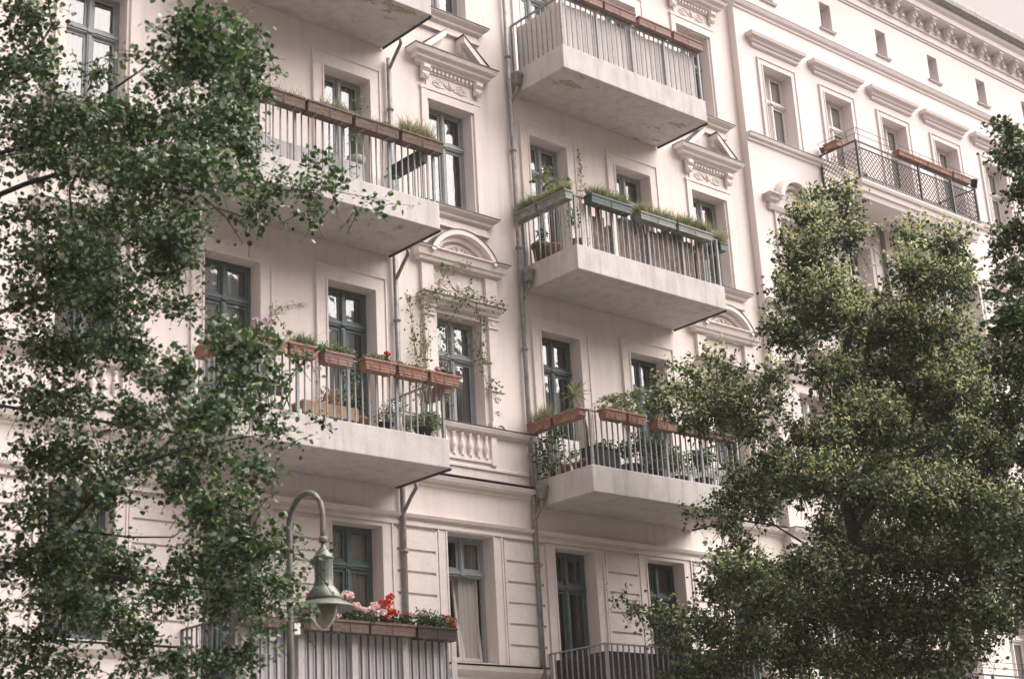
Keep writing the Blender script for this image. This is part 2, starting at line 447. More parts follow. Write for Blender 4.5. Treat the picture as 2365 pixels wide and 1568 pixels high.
S = {1: 7.03, 2: 11.02, 3: 14.93, 4: 18.80}           # lintel heights
L = {0: 3.70, 1: 7.70, 2: 11.70, 3: 15.66}            # undersides of the balcony slabs
CW = [10.08, 17.07, 24.07]                            # windows with pediments
DOORS = [(11.98, 12.98), (14.27, 15.24), (18.98, 19.95), (21.28, 22.27), (4.98, 5.98), (7.27, 8.24)]
ops = []; wins = []
for k, top in S.items():
    for a, b_ in DOORS:
        fl = L.get(k - 1, 3.7) + .47
        if a < 9: fl = top - 2.0
        ops.append((a, b_, fl, top)); wins.append(('door' if a > 9 else 'window', k, a, b_, fl, top))
    for c in CW:
        z0 = {1: 4.98, 2: 8.98, 3: 12.90, 4: 16.80}[k]; tz = {1: 7.08, 2: 10.91, 3: 14.96, 4: 18.84}[k]
        ops.append((c - .5, c + .5, z0, tz)); wins.append(('window', k, c - .5, c + .5, z0, tz))
for c in (5.5, 10.08, 13.5, 17.07, 20.6, 24.07):      # ground floor shop and flat windows
    ops.append((c - .6, c + .6, .9, 3.1)); wins.append(('window', 0, c - .6, c + .6, .9, 3.1))
mb = MB()
XA0, XA1, HT = 2.0, 25.36, 22.3
cut_wall(mb, XA0, XA1, 0, HT, ops, 0.0, .34)
mb.add([(XA0, 0, 0), (XA0, 12, 0), (XA0, 12, HT), (XA0, 0, HT)], [(0, 1, 2, 3)])
mb.add([(XA0, 12, 0), (XA1, 12, 0), (XA1, 12, HT), (XA0, 12, HT)], [(0, 1, 2, 3)])
mb.add([(XA1, 0, 0), (XA1, 12, 0), (XA1, 12, HT), (XA1, 0, HT)], [(0, 1, 2, 3)])
wallA = mb.build('wall', 'wall', A)
for o_ in (wallA,): o_.location = (-14, 0, 0)
# all parts of A are modelled in world metres; shift once through a helper
def partA(mb, name, m, parent=None, bevel=0):
    o = mb.build(name, m, parent or A, bevel=bevel)
    if parent is None: o.location = (-14, 0, 0)
    return o
mb = MB()
mb.add([(XA0 - .2, -.7, HT), (XA1, -.7, HT), (XA1, 4, HT + 2.6), (XA0 - .2, 4, HT + 2.6)], [(0, 1, 2, 3)])
mb.add([(XA0 - .2, 4, HT + 2.6), (XA1, 4, HT + 2.6), (XA1, 12.2, HT), (XA0 - .2, 12.2, HT)], [(0, 1, 2, 3)])
partA(mb, 'roof', 'roof')
mb = MB(); mb.mold([(.1, 21.5), (.12, 21.7), (.3, 21.8), (.34, 21.95), (.6, 22.0), (.66, 22.25), (.66, 22.29)], XA0, XA1 - .7, 0, .0); partA(mb, 'cornice', 'stucco')
WM = {0: 'greyblue_dark', 1: 'teal', 2: 'teal', 3: 'bluegrey', 4: 'bluegrey'}
for kind, k, a, b_, z0, z1 in wins:
    mm = WM[k]
    cur = {1: (.0, .95), 2: (0, .72), 3: (0, .80 if a > 12 else 1.), 4: (0, 1.), 0: (0, .9)}[k]
    openl = False
    if abs(a - 16.57) < .02 and k == 1: mm = 'bluegrey'; openl = True; cur = (.5, .95)
    if abs(a - 16.57) < .02 and k == 2: mm = 'bluegrey'; cur = ((.05, .45), (.7, .98))
    if a > 18 and k == 1: mm = 'greyblue_dark' if a > 21 else 'teal'; cur = None
    if a < 10 and k == 3: cur = (0, 1)
    w_ = window(A, a, b_, z0, z1, mm, name='balcony_door' if kind == 'door' else 'window', curt=cur, openl=openl, trans=.62 if kind == 'door' or k == 1 else .68)
    w_.location = (-14, 0, 0)
# architraves round doors and windows
mb = MB()
def surround(mb, a, b_, z0, z1, w=.2, top=.23, y=0., bead=True):
    for s_, x in ((-1, a), (1, b_)):
        xa, xb = (x - w, x) if s_ < 0 else (x, x + w)
        mb.box(xa, xb, y - .025, y, z0, z1 + .0)
        xe = (x - w - .03, x - w) if s_ < 0 else (x + w, x + w + .03)
        mb.box(*xe, y - .045, y, z0, z1 + top + (.03 if bead else 0))
        xi = (x - .03, x + .0) if s_ < 0 else (x, x + .03)
        mb.box(*xi, y - .038, y - .0255, z0, z1)
    mb.box(a - w, b_ + w, y - .025, y, z1, z1 + top)
    if bead: mb.box(a - w, b_ + w, y - .045, y, z1 + top, z1 + top + .03)
    mb.box(a - .03, b_ + .03, y - .038, y - .0255, z1, z1 + min(.03, top))
for kind, k, a, b_, z0, z1 in wins:
    mb = MB()
    if k == 1 and (kind == 'door' or a < 9): surround(mb, a, b_, z0, z1, .19, .065, bead=False)
    elif kind == 'door' or (a < 9 and k > 0): surround(mb, a, b_, z0 + (.0 if kind == 'door' else -.1), z1)
    elif k == 1: surround(mb, a, b_, 4.94, z1, .17, .018, bead=False)
    if mb.v: partA(mb, 'architrave', 'stucco')
# rusticated piers of the first floor
for x0, x1 in ((15.47, 16.36), (17.80, 18.72), (20.2, 21.05), (22.55, 23.35), (24.80, 25.33), (13.22, 14.05), (10.8, 11.75), (8.5, 9.35)):
    z = 4.96; mb = MB()
    ze = 7.05
    mb.box(x0, x0 + .05, -.035, 0, z, ze); mb.box(x1 - .05, x1, -.035, 0, z, ze)
    k = 0
    while z < ze - .02:
        z1_ = min(z + .305, ze); mb.box(x0 + .0505, x1 - .0505, -.034, 0, z, z1_); z += .352
    partA(mb, 'rusticated_panel', 'stucco')
# horizontal courses
def course(name, prof, spans, m='stucco'):
    for x0, x1 in spans: mb = MB(); mb.mold(prof, x0, x1, 0, 0, miter=False); partA(mb, name, m)
full = [(XA0, XA1 - .02)]
between = [(XA0, 11.58), (15.55, 18.63), (22.59, XA1 - .02)]
course('string_course', [(.0, 7.10), (.05, 7.10), (.05, 7.15), (.03, 7.16), (.03, 7.21), (.09, 7.23), (.11, 7.28), (.0, 7.31)], full)
course('string_course', [(.0, 7.80), (.04, 7.82), (.05, 7.87), (.14, 7.90), (.17, 7.97), (.0, 8.0)], between)
course('string_course', [(.0, 8.22), (.03, 8.23), (.03, 8.27), (0, 8.29)], between)
course('string_course', [(.0, 8.82), (.05, 8.84), (.10, 8.87), (.13, 8.93), (.13, 8.95), (.0, 8.955)], between)
course('string_course', [(.0, 4.74), (.05, 4.78), (.10, 4.84), (.12, 4.91), (0, 4.93)], [(XA0, 11.58), (15.55, 18.63), (22.59, XA1 - .02)])
# thin dark zinc along the tops of the courses
for x0, x1 in between:
    for y, z in ((-.145, 8.957), (-.185, 8.002), (-.135, 4.932)): mb = MB(); mb.box(x0, x1, y, 0, z, z + .009); partA(mb, 'flashing', 'zinc')

def scroll(mb, x, z, y, r, turns=1.4, s_=1, t=.014):
    pts = []
    for i in range(18):
        u = i / 17; a = u * turns * 2 * PI; rr = r * (1 - .8 * u)
        pts.append((x + s_ * rr * math.cos(a), y, z + rr * math.sin(a)))
    mb.tube(pts, t, 5)
def relief(mb, cx, cz, w, h, y):
    """carved acanthus relief, symmetric about cx"""
    for s_ in (-1, 1):
        scroll(mb, cx + s_ * w * .28, cz, y, h * .36, s_=s_)
        scroll(mb, cx + s_ * w * .42, cz - h * .12, y, h * .24, s_=-s_)
        mb.tube([(cx, y, cz - h * .3), (cx + s_ * w * .12, y - .01, cz - h * .1), (cx + s_ * w * .2, y, cz + h * .3)], [.012, .02, .006], 5)
        mb.tube([(cx + s_ * w * .1, y, cz - h * .3), (cx + s_ * w * .33, y - .01, cz - h * .38), (cx + s_ * w * .5, y, cz - h * .25)], [.01, .018, .006], 5)
    mb.tube([(cx, y, cz - h * .35), (cx, y - .02, cz), (cx, y, cz + h * .4)], [.02, .035, .012], 6)
def console(mb, x0, x1, z0, z1, y, d=.1):
    pts = [(0, z1), (-d, z1), (-d * 1.05, z1 - .07), (-d * .6, (z0 + z1) / 2), (-d * .75, z0 + .07), (-d * .45, z0), (0, z0)]
    n = len(pts)
    mb.add([(x0, y + p, z) for p, z in pts] + [(x1, y + p, z) for p, z in pts],
           [tuple(range(n)), tuple(range(2 * n - 1, n - 1, -1))] + [(i, (i + 1) % n, (i + 1) % n + n, i + n) for i in range(n)])
def sill(cx, z, parent, loc):
    mb = MB()
    mb.mold([(.02, z - .20), (.03, z - .15), (.10, z - .13), (.11, z - .09), (.17, z - .05), (.20, z - .02), (.20, z)], cx - .70, cx + .70)
    mb.box(cx - .72, cx + .72, -.05, 0, z - .32, z - .201)
    mb.box(cx - .76, cx + .76, -.07, 0, z - .335, z - .32)
    o = mb.build('sill', 'stucco', parent); o.location = loc
    fm = MB(); fm.box(cx - .91, cx + .91, -.215, 0, z + .002, z + .014); fm.build('flashing', 'zinc', o)
    return o
for c in CW:
    for z in (12.87, 16.76): sill(c, z, A, (-14, 0, 0))
    # third floor: broken triangular pediment on consoles
    for zo in (0, 3.9):
        if zo and c == 17.07: continue
        mb = MB()
        z = 15.85 + zo
        mb.mold([(.04, z - .27), (.10, z - .24), (.12, z - .19), (.19, z - .17), (.20, z - .11), (.27, z - .08), (.30, z - .01), (.30, z)], c - .68, c + .68)
        mb.box(c - .70, c + .70, -.05, 0, z - .70, z - .64)
        mb.box(c - .68, c - .55, -.04, 0, z - 2.9 if not zo else z - 2.9, z - .701); mb.box(c + .55, c + .68, -.04, 0, z - 2.9, z - .701)
        mb.box(c - .549, c + .549, -.04, 0, z - .88, z - .72)
        mb.box(c - .55, c + .55, -.02, 0, z - .638, z - .30)
        for i in range(11):
            x = c - .47 + i * .094; mb.box(x - .026, x + .026, -.085, -.0205, z - .335, z - .272)
        mb.box(c - .52, c + .52, -.05, -.0205, z - .36, z - .337)
        for s_ in (-1, 1):
            console(mb, c + s_ * .62 - .075, c + s_ * .62 + .075, z - .52, z - .272, -.04, .12)
            scroll(mb, c + s_ * .62, z - .47, -.11, .05, 1.2, s_, .016)
            p0 = (c + s_ * .80, z + .02); p1 = (c + s_ * .21, z + .53)
            dz = .13
            mb.prism([p0, (p0[0] - s_ * .17, p0[1]), (p1[0], p1[1] - dz), p1], 0, -.25)
            mb.prism([(p0[0] - s_ * .2, p0[1]), (p0[0] - s_ * .36, p0[1]), (p1[0] + s_ * .01, p1[1] - dz - .13), (p1[0] + s_ * .01, p1[1] - dz - .004)], 0, -.13)
            mb.prism([(p1[0] + s_ * .02, z + .02), (p0[0] - s_ * .38, z + .02), (p1[0] + s_ * .02, p1[1] - dz - .15)], 0, -.04)
        relief(mb, c, z - .49, .85, .24, -.02)
        o = partA(mb, 'pediment', 'stucco')
        fm = MB(); fm.box(c - .99, c + .99, -.315, 0, z + .002, z + .018)
        for s_ in (-1, 1):
            p0 = (c + s_ * .83, z + .03); p1 = (c + s_ * .19, z + .545)
            fm.prism([p0, p1, (p1[0], p1[1] + .014), (p0[0] + s_ * .015, p0[1] + .002)], 0, -.265)
        fm.build('flashing', 'zinc', o)
    # second floor: segmental pediment over an entablature and pilasters
    mb = MB(); z = 12.0
    mb.mold([(.04, z - .26), (.08, z - .23), (.13, z - .22), (.15, z - .17), (.18, z - .15), (.21, z - .05), (.25, z - .02), (.25, z)], c - .80, c + .80)
    R0 = .83; zc = 12.45 - R0; aa = math.acos(.76 / R0)
    mb.arc(c, zc, R0 - .09, R0, 0, -.25, aa, PI - aa); mb.arc(c, zc, R0 - .17, R0 - .0905, 0, -.15, aa * 1.0, PI - aa)
    mb.arc(c, zc + .08, R0 - .34, R0 - .30, 0, -.06, .42, PI - .42)
    pl = [(c + .74 * math.cos(a) , max(z - .01, zc + .74 * math.sin(a))) for a in [aa + (PI - 2 * aa) * i / 14 for i in range(15)]]
    mb.prism(pl, 0, -.03)
    relief(mb, c, z + .14, .8, .26, -.035)
    for s_ in (-1, 1):
        x = c + s_ * .72
        mb.box(x - .13, x + .13, -.07, 0, z - .80, z - .262)            # upper strip
        mb.box(x - .10, x + .10, -.06, 0, 9.68, 10.80)                  # pilaster
        mb.box(x - .125, x + .125, -.085, 0, 10.80, 10.84); mb.box(x - .11, x + .11, -.07, 0, 10.84, 10.96); mb.box(x - .14, x + .14, -.1, 0, 10.96, 11.0)
        mb.box(x - .05, x + .02, -.085, -.0705, 10.86, 10.94)
        mb.box(x - .16, x + .19, -.11, 0, 9.64, 9.68); mb.box(x - .12, x + .14, -.08, 0, 9.08, 9.64); mb.box(x - .17, x + .19, -.11, 0, 8.97, 9.08)
        scroll(mb, x, 9.5, -.085, .07, 1.3, s_, .016); scroll(mb, x, 9.26, -.085, .05, 1.2, -s_, .014)
        mb.arc(x + .01, 8.93, .10, .14, -.0, -.13, .3, PI - .3, 8)
    mb.mold([(.05, 11.0), (.10, 11.02), (.12, 11.07), (.18, 11.10), (.20, 11.16)], c - .72, c + .72)
    mb.box(c - .6, c + .6, -.03, 0, 11.165, 11.2)
    relief(mb, c, 11.45, .9, .26, -.0)
    o = partA(mb, 'pediment', 'stucco')
    fm = MB(); fm.box(c - .93, c + .93, -.215, 0, 11.162, 11.176)
    for s_ in (-1, 1):
        a, b_ = sorted((c + s_ * .76, c + s_ * 1.06)); fm.box(a, b_, -.265, 0, z + .002, z + .016)
    fm.arc(c, zc, R0 + .001, R0 + .014, 0, -.262, aa, PI - aa)
    fm.build('flashing', 'zinc', o)
    # balustrade panel below the second-floor window
    mb = MB()
    mb.box(c - .56, c + .56, -.035, 0, 8.35, 8.42)
    mb.box(c - .68, c - .56, -.05, 0, 8.32, 8.82); mb.box(c + .56, c + .68, -.05, 0, 8.32, 8.82)
    for i in range(6):
        x = c - .45 + i * .18
        mb.lathe([(.03, 0), (.035, .03), (.022, .05), (.05, .14), (.055, .18), (.03, .28), (.022, .33), (.038, .37), (.038, .40)], (x, -.025, 8.42), 10)
    partA(mb, 'balustrade', 'stucco')

# ---- downpipes
def pipe(name, pts, r=.045, parent=None):
    mb = MB(); mb.tube(pts, r, 10)
    p = Vector(pts[0]); q = Vector(pts[-1])
    if abs(p.x - q.x) < .01:
        z = min(p.z, q.z) + .6
        while z < max(p.z, q.z): mb.lathe([(r * 1.03, -.03), (r * 1.45, -.02), (r * 1.45, .02), (r * 1.03, .03)], (p.x, p.y, z), 10); z += 1.95
    return partA(mb, name, 'pipe', parent)
for xp, dx in ((18.50, -1), (15.63, 1)):
    pipe('downpipe', [(xp, -.085, 0.2), (xp, -.085, 22.0 if dx < 0 else 15.45)])
for k in (1, 2, 3):
    z = L[k]
    mb = MB(); mb.tube([(15.585, -.50, z - .03), (15.60, -.48, z - .10), (15.625, -.30, z - .22), (15.63, -.10, z - .42), (15.63, -.085, z - .55)], .032, 8); partA(mb, 'drain_arm', 'pipe')
    mb = MB(); hz = z + .30
    mb.lathe([(.001, -.20), (.055, -.20), (.075, -.17), (.085, -.09), (.115, -.02), (.125, .0), (.125, .03), (.11, .03), (.10, .0), (.001, -.01)], (18.56, -.24, hz), 8, smooth=False)
    partA(mb, 'hopper', 'pipe')
    mb = MB(); mb.tube([(18.56, -.24, hz - .19), (18.56, -.23, hz - .30), (18.53, -.14, hz - .44), (18.50, -.09, hz - .55)], .03, 8); partA(mb, 'drain_arm', 'pipe')

# ---- balconies
def railing(mb, x0, x1, yf, zb, zt, posts, yw=-.03, pm=None):
    """posts: x positions of thick uprights on the front; seven intervals between"""
    t = .0095
    def up(x, y, w, d): mb.box(x - w, x + w, y - d, y + d, zb, zt)
    for i, p in enumerate(posts):
        if pm is None: up(p, yf, .022, .022)
        else: pm.box(p - .045, p + .045, yf - .025, yf + .02, zb, zt)
        if i < len(posts) - 1:
            q = posts[i + 1]
            for k in range(1, 7): up(p + (q - p) * k / 7, yf, t, .011)
    n = 10
    for xs in (x0, x1):
        up(xs, yw, .02, .02)
        for k in range(1, n): up(xs, yf + (yw - yf) * k / n, .011, t)
    mb.box(x0 - .03, x1 + .03, yf - .028, yf + .028, zt, zt + .022)
    for xs in (x0, x1): mb.box(xs - .026, xs + .026, yf + .029, yw + .02, zt + .001, zt + .021)
def slab(x0, x1, zb, parent, thick=.47):
    mb = MB(); mb.box(x0, x1, -1.42, -.001, zb, zb + thick)
    o = mb.build('slab', 'slab', parent, bevel=.012)
    return o
def patches(o, spec, z):
    for cx, cy, r, n in spec:
        for _ in range(n):
            mb = MB()
            px_, py_ = cx + R.gauss(0, r * .8), cy + R.gauss(0, r * .35); rr = r * R.uniform(.15, .5)
            k = 26; a0 = R.uniform(0, 6); ph = R.uniform(0, 6)
            fr_ = [1 + .35 * math.sin(3 * 2 * PI * i / k + ph) + .2 * math.sin(7 * 2 * PI * i / k + ph * 2) + R.uniform(-.15, .15) for i in range(k)]
            pts = [(px_ + rr * 1.5 * math.cos(a0 + 2 * PI * i / k) * fr_[i], py_ + rr * .6 * math.sin(a0 + 2 * PI * i / k) * fr_[i]) for i in range(k)]
            zz = z - .003 - R.uniform(0, .004)
            mb.add([(x, y, zz) for x, y in pts] + [(x, y, z + .002) for x, y in pts], [tuple(range(k))] + [(i, (i + 1) % k, (i + 1) % k + k, i + k) for i in range(k)])
            mb.build('peeling_patch', 'peel', o)
BAL = {}
for side, x0, x1 in (('L', 11.60, 15.54), ('R', 18.65, 22.58)):
    for k in (0, 1, 2, 3):
        zb = L[k]
        b_ = empty('balcony', (0, 0, 0), parent=A); b_.location = (-14, 0, 0)
        o = slab(x0, x1, zb, b_)
        if (side, k) == ('R', 3): patches(o, [(19.15, -1.0, .17, 16), (19.2, -1.33, .07, 5), (19.7, -1.2, .05, 3), (22.2, -1.0, .12, 7), (21.7, -.6, .1, 5), (22.35, -.25, .06, 8), (22.0, -.05, .07, 4), (21.2, -.15, .05, 4)], zb)
        if (side, k) == ('L', 3): patches(o, [(14.2, -1.27, .16, 22), (14.8, -1.24, .18, 18), (15.2, -1.3, .06, 7), (15.0, -.9, .06, 4), (13.8, -1.3, .12, 6)], zb)
        if (side, k) == ('L', 2): patches(o, [(15.0, -1.1, .06, 4), (14.8, -.8, .04, 2)], zb)
        if (side, k) == ('R', 2): patches(o, [(22.3, -1.2, .06, 3), (22.2, -.95, .05, 3)], zb)
        mb = MB(); xg = x1 + .02
        mb.tube([(xg, -1.41, zb - .012), (xg, -.02, zb - .012)], .02, 6); mb.box(x1 + .001, x1 + .012, -1.41, -.02, zb - .02, zb + .03)
        mb.build('drip_gutter', 'zinc', b_)
        ps = [x0 + .07, x0 + .07 + .93, x0 + .07 + 1.86, x0 + .07 + 2.79, x1 - .06] if side == 'R' else [x1 - .06 - .913 * i for i in range(4, -1, -1)]
        zt = {0: 5.17, 1: 9.13, 2: 13.12, 3: 17.16}[k]
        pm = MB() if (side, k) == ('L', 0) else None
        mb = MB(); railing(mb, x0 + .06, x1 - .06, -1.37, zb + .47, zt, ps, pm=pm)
        ro = mb.build('railing', 'rail' if pm is None else 'railshade', b_)
        if pm:
            for q in ps: pm = MB(); pm.box(q - .05, q + .05, -1.398, -1.382, zb + .47, zt - .001); pm.build('post', 'railpale', ro)
        BAL[side, k] = (b_, zb + .47, zt, x0, x1, ps)

# screens fixed behind the railings: things of their own
def planks(name, label, cat, x0, x1, y, z0, z1, m, wmin, wmax, gap, rag, miss=0., th=.012, yj=.01, axis='x'):
    mb = MB(); x = x0
    while x < x1:
        w = R.uniform(wmin, wmax)
        if R.random() > miss:
            top = z1 - (R.random() ** 2) * rag; yy = y + R.uniform(-yj, yj)
            xe = min(x + w, x1)
            if axis == 'x': mb.prism([(x, z0 + R.uniform(0, rag * .15)), (xe, z0), (xe, top), ((x + xe) / 2, top + rag * .08 * R.random()), (x, top - R.uniform(0, rag * .2))], yy, yy + th)
            else: mb.box(yy, yy + th, x, xe, z0, top)
        x += w + gap
    o = mb.build(name, m); return tag(o, label, cat)
planks('bark_screen', 'ragged grey-brown dry bark screen torn open behind the green-box balcony railing', 'screen', 19.15, 22.2, -1.335, 12.18, 13.04, 'reed', .07, .22, .006, .34, .08)
def sheetthing(name, label, cat, x0, x1, y, z0, z1, m, wav=.012, rag=0):
    mb = MB(); n = int((x1 - x0) / .03); vs = []
    for i in range(n + 1):
        x = x0 + (x1 - x0) * i / n; yy = y + wav * math.sin(x * 9) + wav * .4 * math.sin(x * 31)
        a = z0 + (R.uniform(0, rag) if rag else 0)
        vs += [(x, yy, a), (x, yy, z1), (x, yy + .008, z1), (x, yy + .008, a)]
    fs = []
    for i in range(n):
        o = 4 * i
        for k in range(4): fs.append((o + k, o + 4 + k, o + 4 + (k + 1) % 4, o + (k + 1) % 4))
    fs += [(0, 1, 2, 3), (4 * n, 4 * n + 3, 4 * n + 2, 4 * n + 1)]
    mb.add(vs, fs)
    return tag(mb.build(name, m), label, cat)
sheetthing('privacy_screen', 'white cloth privacy screen behind the railing of the highest right balcony', 'screen', 18.80, 22.48, -1.32, 16.17, 17.10, 'cloth', rag=.05)
mb = MB(); vs = []
for i in range(41):
    y = -1.30 + 1.2 * i / 40; x = 18.76 + .01 * math.sin(y * 11)
    vs += [(x, y, 16.16), (x, y, 17.1), (x + .007, y, 17.1), (x + .007, y, 16.16)]
mb.add(vs, [(4 * i + k, 4 * i + 4 + k, 4 * i + 4 + (k + 1) % 4, 4 * i + (k + 1) % 4) for i in range(40) for k in range(4)])
tag(mb.build('privacy_screen', 'cloth'), 'short white cloth screen behind the left end rail of the highest right balcony', 'screen')
sheetthing('privacy_screen', 'pale lilac-grey cloth screen behind the lamp-side balcony railing with geraniums', 'screen', 11.72, 15.44, -1.33, 4.18, 5.10, 'clothd', .008)
sheetthing('privacy_screen', 'pale grey cloth hung inside the lower half of the brown-box balcony railing', 'screen', 11.75, 14.1, -1.30, 12.18, 12.52, 'clothd', .008)
mb = MB(); z = 4.18
while z < 5.06:
    mb.box(18.82, 22.45, -1.335, -1.322, z, z + .011); mb.box(18.765, 18.778, -1.33, -.1, z, z + .011); z += .0135
tag(mb.build('bamboo_screen', 'bamboo'), 'dark brown bamboo screen wrapped inside the lowest right balcony railing', 'screen')
def corner_strips():
    mb = MB()
    for x in (19.0, 19.12, 18.92): mb.box(x - .03, x + .03, -1.33, -1.32, 12.2, 13.05)
    return tag(mb.build('white_slat_panel', 'white'), 'narrow white slats tied beside the torn bark screen', 'panel')
corner_strips()

# ================================================================ FLOWER BOXES AND PLANTS
def trough(label, x0, x1, z0, h, m, y=-1.485, d=.19, side=None, plant=None, group='flower boxes hung on the balcony railings', style='flat', soil=True, ribs=0):
    ln = (x1 - x0)
    if side is None: loc = ((x0 + x1) / 2, y, z0); rz = 0
    else: loc = (side, (x0 + x1) / 2, z0); rz = PI / 2
    t = empty('flower_box', loc, rz); tag(t, label, 'flower box', group)
    mb = MB(); a, w = ln / 2, d / 2; tp = .86 if style != 'flat' else .93
    b0, b1 = a - (.0 if style == 'flat' else .03), w * tp
    lip = .012
    vo = [(-b0, -b1, 0), (b0, -b1, 0), (b0, b1, 0), (-b0, b1, 0), (-a, -w, h), (a, -w, h), (a, w, h), (-a, w, h)]
    vi = [(-a + .015, -w + .015, h), (a - .015, -w + .015, h), (a - .015, w - .015, h), (-a + .015, w - .015, h), (-b0 + .02, -b1 + .015, .03), (b0 - .02, -b1 + .015, .03), (b0 - .02, b1 - .015, .03), (-b0 + .02, b1 - .015, .03)]
    mb.add(vo + vi, [(0, 3, 2, 1), (0, 1, 5, 4), (1, 2, 6, 5), (2, 3, 7, 6), (3, 0, 4, 7)] + [(4 + i, 4 + (i + 1) % 4, 8 + (i + 1) % 4, 8 + i) for i in range(4)] + [(8 + i, 8 + (i + 1) % 4, 12 + (i + 1) % 4, 12 + i) for i in range(4)] + [(12, 13, 14, 15)])
    mb.box(-a - lip, a + lip, -w - lip, -w + .002, h - .035, h + .003); mb.box(-a - lip, a + lip, w - .002, w + lip, h - .035, h + .003)
    mb.box(-a - lip, -a + .002, -w + .003, w - .003, h - .034, h + .002); mb.box(a - .002, a + lip, -w + .003, w - .003, h - .034, h + .002)
    if style == 'basket':
        for k in (.28, .52, .7): mb.box(-a + .02 - .022 * (1 - k), a - .02 + .022 * (1 - k), -w * (tp + (1 - tp) * k) - .006, w * (tp + (1 - tp) * k) + .006, h * k - .009, h * k + .009)
        for k in (-.5, 0, .5): mb.box(a * 2 * k * .62 - .008, a * 2 * k * .62 + .008, -w - .003, -w * .9, .02, h - .036)
    else:
        mb.box(-.01, .01, -w - .004, -w * .9, .02, h - .036)
        mb.box(-a + .005, a - .005, -b1 - .006, -b1 + .03, h * .40, h * .46)
    mb.build('box', m, t, bevel=.006)
    if soil:
        mb = MB(); mb.box(-a + .016, a - .016, -w + .016, w - .016, h - .07, h - .022); mb.build('soil', 'soil', t)
    for k in (-.6, .6): mb = MB(); mb.box(a * k - .012, a * k + .012, -w * .75, w * .9, -.012, -.002); mb.build('bracket', 'rail', t)
    for p in (plant or []): p(t, a, w, h)
    return t
def grass(n=160, hh=.22, m='dry', lo=-1., hi=1., lean=.3):
    return lambda t, a, w, h: blades('grass', a * lo, a * hi, 0, h - .03, int(n * 2.6), hh * 1.25, m, t, yw=w * .8, lean=lean)
def bush(n=260, r=.1, m='leafl', lo=-1., hi=1., ln=.035, up=0., dn=0.):
    n = int(n * 1.7)
    def f(t, a, w, h):
        k = max(2, int((hi - lo) * a / .1)); sp = []
        for i in range(k):
            x = a * (lo + (hi - lo) * (i + .5) / k); rr = r * R.uniform(.6, 1.2)
            sp.append((x + R.uniform(-.02, .02), R.uniform(-.03, .03), h + rr * .45 + up * R.random() - dn * R.random(), rr, rr * .9, rr * .9, max(4, n // k)))
        leaves('foliage', blobpts(sp), ln, m, t)
    return f
def blooms(m, spots, name='flowers'):
    """flower heads: (x, y, z, r)"""
    def f(t, a, w, h):
        for x, y, z, r in spots:
            r *= 1.15; n = 60; g_ = NR.normal(size=(n, 3)); g_ /= np.linalg.norm(g_, axis=1)[:, None]; g_[:, 2] = np.abs(g_[:, 2]) * 1.1 - .15
            fl = leaves('flower', g_ * r * NR.uniform(.75, 1.0, (n, 1)) + np.array([x, y, h + z]), .030, m, t, aspect=1.1, up=.2)
            mb = MB(); mb.tube([(x * .8, y * .5, h - .03), (x, y, h + z)], .004, 4); mb.build('stem', 'twig', fl)
    return f
TB = 'flower boxes hung on the balcony railings'
# upper left balcony: weathered brown wooden boxes
trough('brown wooden flower box half hidden by the near tree, leftmost on the upper left balcony', 12.03, 12.80, 13.00, .2, 'oldwood', plant=[grass(60, .15)], ribs=4)
trough('brown wooden flower box with small green sprig, second on the upper left balcony', 12.86, 13.69, 13.00, .2, 'oldwood', plant=[grass(110, .2, lo=-.3, hi=.9), bush(110, .07, 'leafl', -.2, .7)])
trough('brown wooden flower box with few leaves, third on the upper left balcony', 13.76, 14.62, 13.00, .2, 'oldwood', plant=[grass(70, .12), bush(60, .05, 'leafl', .3, .7), bush(30, .04, 'russet', .2, .6)])
trough('brown wooden flower box full of pale dry grass, rightmost on the upper left balcony', 14.69, 15.55, 13.00, .2, 'oldwood', plant=[grass(260, .30, 'dry', -.9, .6), grass(100, .15)])
trough('dark brown box slung inside the right end rail of the upper left balcony', -1.25, -.4, 12.93, .19, 'black', side=15.37, d=.18, plant=[grass(30, .1)])
# middle left balcony: terracotta basket-weave boxes
trough('terracotta basket box on the left end rail of the middle left balcony', -1.35, -.6, 8.99, .17, 'terra', side=11.55, style='basket', plant=[bush(180, .1, 'leafl')])
trough('terracotta basket box under lilac flowers at the left of the middle left balcony', 11.85, 12.45, 8.99, .185, 'terra', style='basket', plant=[bush(260, .13, 'leafd', -1, .6), blooms('lilac', [(-.1, -.02, .2, .05), (0, 0, .26, .05), (-.2, 0, .24, .04)])])
trough('terracotta basket box with fern tuft, left of the mottled one on the middle left balcony', 12.47, 12.98, 8.99, .185, 'terra', style='basket', plant=[grass(160, .2, 'leafl', -.4, .8), bush(80, .06)])
trough('mottled terracotta box trailing pale variegated leaves on the middle left balcony', 13.08, 13.62, 8.97, .185, 'terra2', style='basket', plant=[bush(420, .14, 'leafl', -1, 1.1), bush(80, .08, 'bract', -1, .3, dn=.1)])
trough('terracotta basket box with a deep green succulent, third from right on the middle left balcony', 13.83, 14.42, 8.99, .185, 'terra', style='basket', plant=[bush(120, .08, 'leafl', -.8, .3), bush(260, .1, 'leafd', .3, .95), blooms('red', [(.17, -.02, .16, .012), (.22, 0, .15, .012)])])
trough('terracotta basket box with low creeping green, second from right on the middle left balcony', 14.46, 15.04, 8.99, .185, 'terra', style='basket', plant=[bush(260, .05, 'leafl'), grass(70, .1, 'leafl')])
trough('terracotta basket box at the right front corner of the middle left balcony', 15.08, 15.68, 8.99, .185, 'terra', style='basket', plant=[bush(150, .07, 'leafd', -.2, .8), blooms('lilac', [(-.08, 0, .07, .035), (.02, 0, .08, .03)])])
